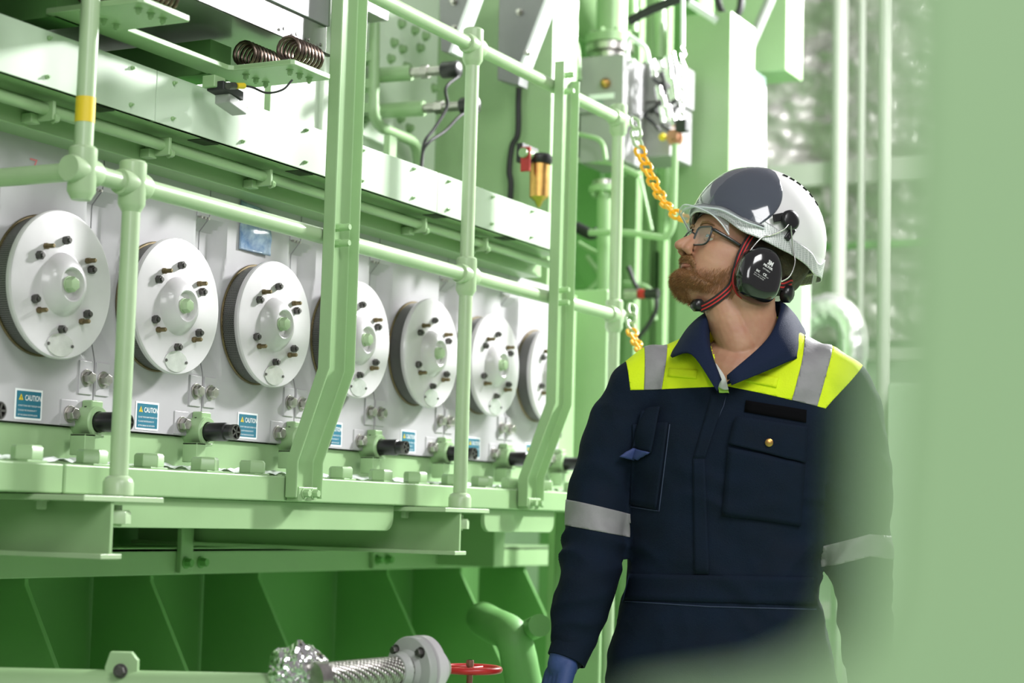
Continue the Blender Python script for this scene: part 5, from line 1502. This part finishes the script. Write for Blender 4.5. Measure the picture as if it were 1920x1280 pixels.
# earmuffs
CUPM = mat('gloss_black_cup', (.010, .010, .011), .12, coat=.8)
muff = thing('ear_muffs', HW @ V(0, .1, -.02), 'black helmet-mounted ear muffs with white print and red rim', 'ear muffs')
for sy in (1, -1):
    c0 = V(-.018, sy*.084, -.028); ax_ = V(.10, sy, -.02).normalized()
    e1 = (V(.12, 0, 1) - ax_*V(.12, 0, 1).dot(ax_)).normalized(); e2 = ax_.cross(e1)
    def cup(prof):
        mb = MB(); n_ = 64
        for r, h in prof:
            for k in range(n_):
                q = 2*PI*k/n_; c_, s2 = math.cos(q), math.sin(q)
                ry = .052*r*math.copysign(abs(c_)**.86, c_)*(1 - .05*s2); rx = .043*r*math.copysign(abs(s2)**.86, s2)*(1 - .08*c_)
                mb.v.append(c0 + ax_*h + e1*ry + e2*rx)
        for i in range(len(prof)-1):
            for k in range(n_):
                k2 = (k+1) % n_; mb.f.append((i*n_+k, i*n_+k2, (i+1)*n_+k2, (i+1)*n_+k))
        mb.f.append(tuple(range(n_))); mb.f.append(tuple((len(prof)-1)*n_+k for k in range(n_)))
        return mb
    place(cup([(.95, -.012), (1.02, -.006), (1.0, .002)]), 'cushion', RUBBER, parent=muff, M=HW)
    place(cup([(1.0, .002), (1.10, .003), (1.11, .007), (1.0, .009)]), 'red_rim', STRR, parent=muff, M=HW)
    cp = place(cup([(.98, .008), (1.09, .010), (1.13, .016), (1.12, .024), (1.06, .034), (.92, .0425), (.70, .0475), (.4, .049), (.0, .0495)]), 'cup', CUPM, parent=muff, M=HW, smooth=60)
    # hub on the helmet and wire arms
    hub = HL(1478, 414, .119); hub.y *= sy
    hubo = place(MB().lathe([(.0, .0), (.019, .0), (.021, .003), (.0205, .010), (.015, .013), (.006, .014)], hub, V(-.1, sy, .12), 32), 'pivot_hub', BLACK, parent=muff, M=HW)
    place(MB().obox(hub + V(.024, sy*.002, -.004), V(.010, 0, -.007), V(0, .003, 0), V(.004, 0, .007)), 'clip', BLACK, parent=muff, M=HW, bevel=.002)
    place(MB().obox(hub + V(-.012, sy*.002, -.024), V(.006, 0, .002), V(0, .003, 0), V(-.004, 0, .014)), 'clip', BLACK, parent=muff, M=HW, bevel=.002)
    WIRE = mat('wire_steel', (.75,.74,.72), .25, metal=1)
    a0 = c0 + e2*(-.038 if sy > 0 else .038)*0
    place(MB().tube(spline([hub + V(.004, sy*.014, -.012), hub + V(.010, sy*.012, -.026), V(-.006, sy*.120, .052), V(.010, sy*.118, .040), V(.021, sy*.114, .0115), V(.020, sy*.108, -.002)], 8), .0014, 8), 'wire_arm', WIRE, parent=muff, M=HW)
    place(MB().tube(spline([hub + V(-.002, sy*.014, -.012), V(-.060, sy*.124, .046), V(-.074, sy*.124, .023), V(-.076, sy*.118, -.006), V(-.062, sy*.110, -.026)], 8), .0014, 8), 'wire_arm', WIRE, parent=muff, M=HW)
    if sy > 0:
        # printing on the near cup
        rx_ = (-V(1, 0, 0) + ax_*V(1,0,0).dot(ax_)).normalized(); uy_ = e1
        ex_ = (rx_*.98 - e1*.14).normalized(); ey_ = (e1 - ex_*e1.dot(ex_)).normalized()
        def pr(txt, size, x, y, width, bold=0):
            m_ = text_mb(txt, size, (0,0,0), (1,0,0), (0,1,0), bold=bold, width=width)
            out = MB()
            # wrap on the cup with a ray cast
            out.f = m_.f
            for p in m_.v:
                q = c0 + ex_*(x + p.x) + ey_*(y + p.y) + ax_*.2
                hit = cupbvh.ray_cast(q, -ax_)
                out.v.append((hit[0] if hit[0] is not None else q - ax_*.15) + ax_*.0007)
            return out
        cm_ = cup([(.98, .008), (1.09, .010), (1.13, .016), (1.12, .024), (1.06, .034), (.92, .0425), (.70, .0475), (.4, .049), (.0, .0495)])
        cupbvh = BVHTree.FromPolygons(cm_.v, cm_.f)
        prt = MB()
        for a in (('3M', .013, -.004, .019, .012, .0006), ('PELTOR', .0062, -.010, .012, .022, .0003), ('OPTIME II', .0042, -.008, .005, .017, 0), ('EAC', .006, -.018, -.006, .008, .0002), ('CE', .007, -.002, -.006, .008, .0002), ('0194', .003, .007, -.007, .005, 0),
                  ('EN 352-3 SNR', .0028, -.019, -.011, .026, 0), ('M-L-H SIZE', .0028, -.019, -.015, .024, 0)):
            q = pr(*a); prt.add(q.v, q.f)
        place(prt, 'printing', mat('print_white', (.75,.75,.75), .5), parent=cp, M=HW, smooth=0, merge=False)

# glasses
gl = thing('eyeglasses', HW @ V(.1, 0, .015), 'black rectangular eyeglasses on the man', 'glasses')
FRM = mat('glasses_frame', (.012,.013,.016), .2, coat=.5); LENS = mat('lens_glass', (.7,.85,.8), .02, alpha=.07, coat=.3)
for sy in (1, -1):
    cxg = V(.0950, sy*.0340, .0165); wx = V(-.22, sy, 0).normalized(); hz_ = V(-.02, 0, 1).normalized()
    hw, hh = .0235, .0205
    def rr_(k, n_=48):
        q = 2*PI*k/n_; c_, s2 = math.cos(q), math.sin(q); e_ = .45
        return cxg + wx*hw*math.copysign(abs(c_)**e_, c_) + hz_*hh*math.copysign(abs(s2)**e_, s2)*(1 - .06*c_)
    pts = [rr_(k) for k in range(48)]
    place(MB().tube(pts, .0021, 10, closed=True), 'rim', FRM, parent=gl, M=HW)
    lm = MB().prism([cxg + (p-cxg)*.97 for p in pts], V(.0015, 0, 0))
    place(lm, 'lens', LENS, parent=gl, M=HW)
    e0 = cxg + wx*(hw+.001) + hz_*.013
    place(MB().tube([e0, e0 + V(-.004, sy*.003, 0), V(.050, sy*.0735, .022), V(.0, sy*.082, .014)], [.0034, .0038, .0036, .003], 8), 'temple', FRM, parent=gl, M=HW)
place(MB().tube(spline([V(.0990, .0105, .0200), V(.1040, 0, .0245), V(.0990, -.0105, .0200)], 6), .0018, 8), 'bridge', FRM, parent=gl, M=HW)
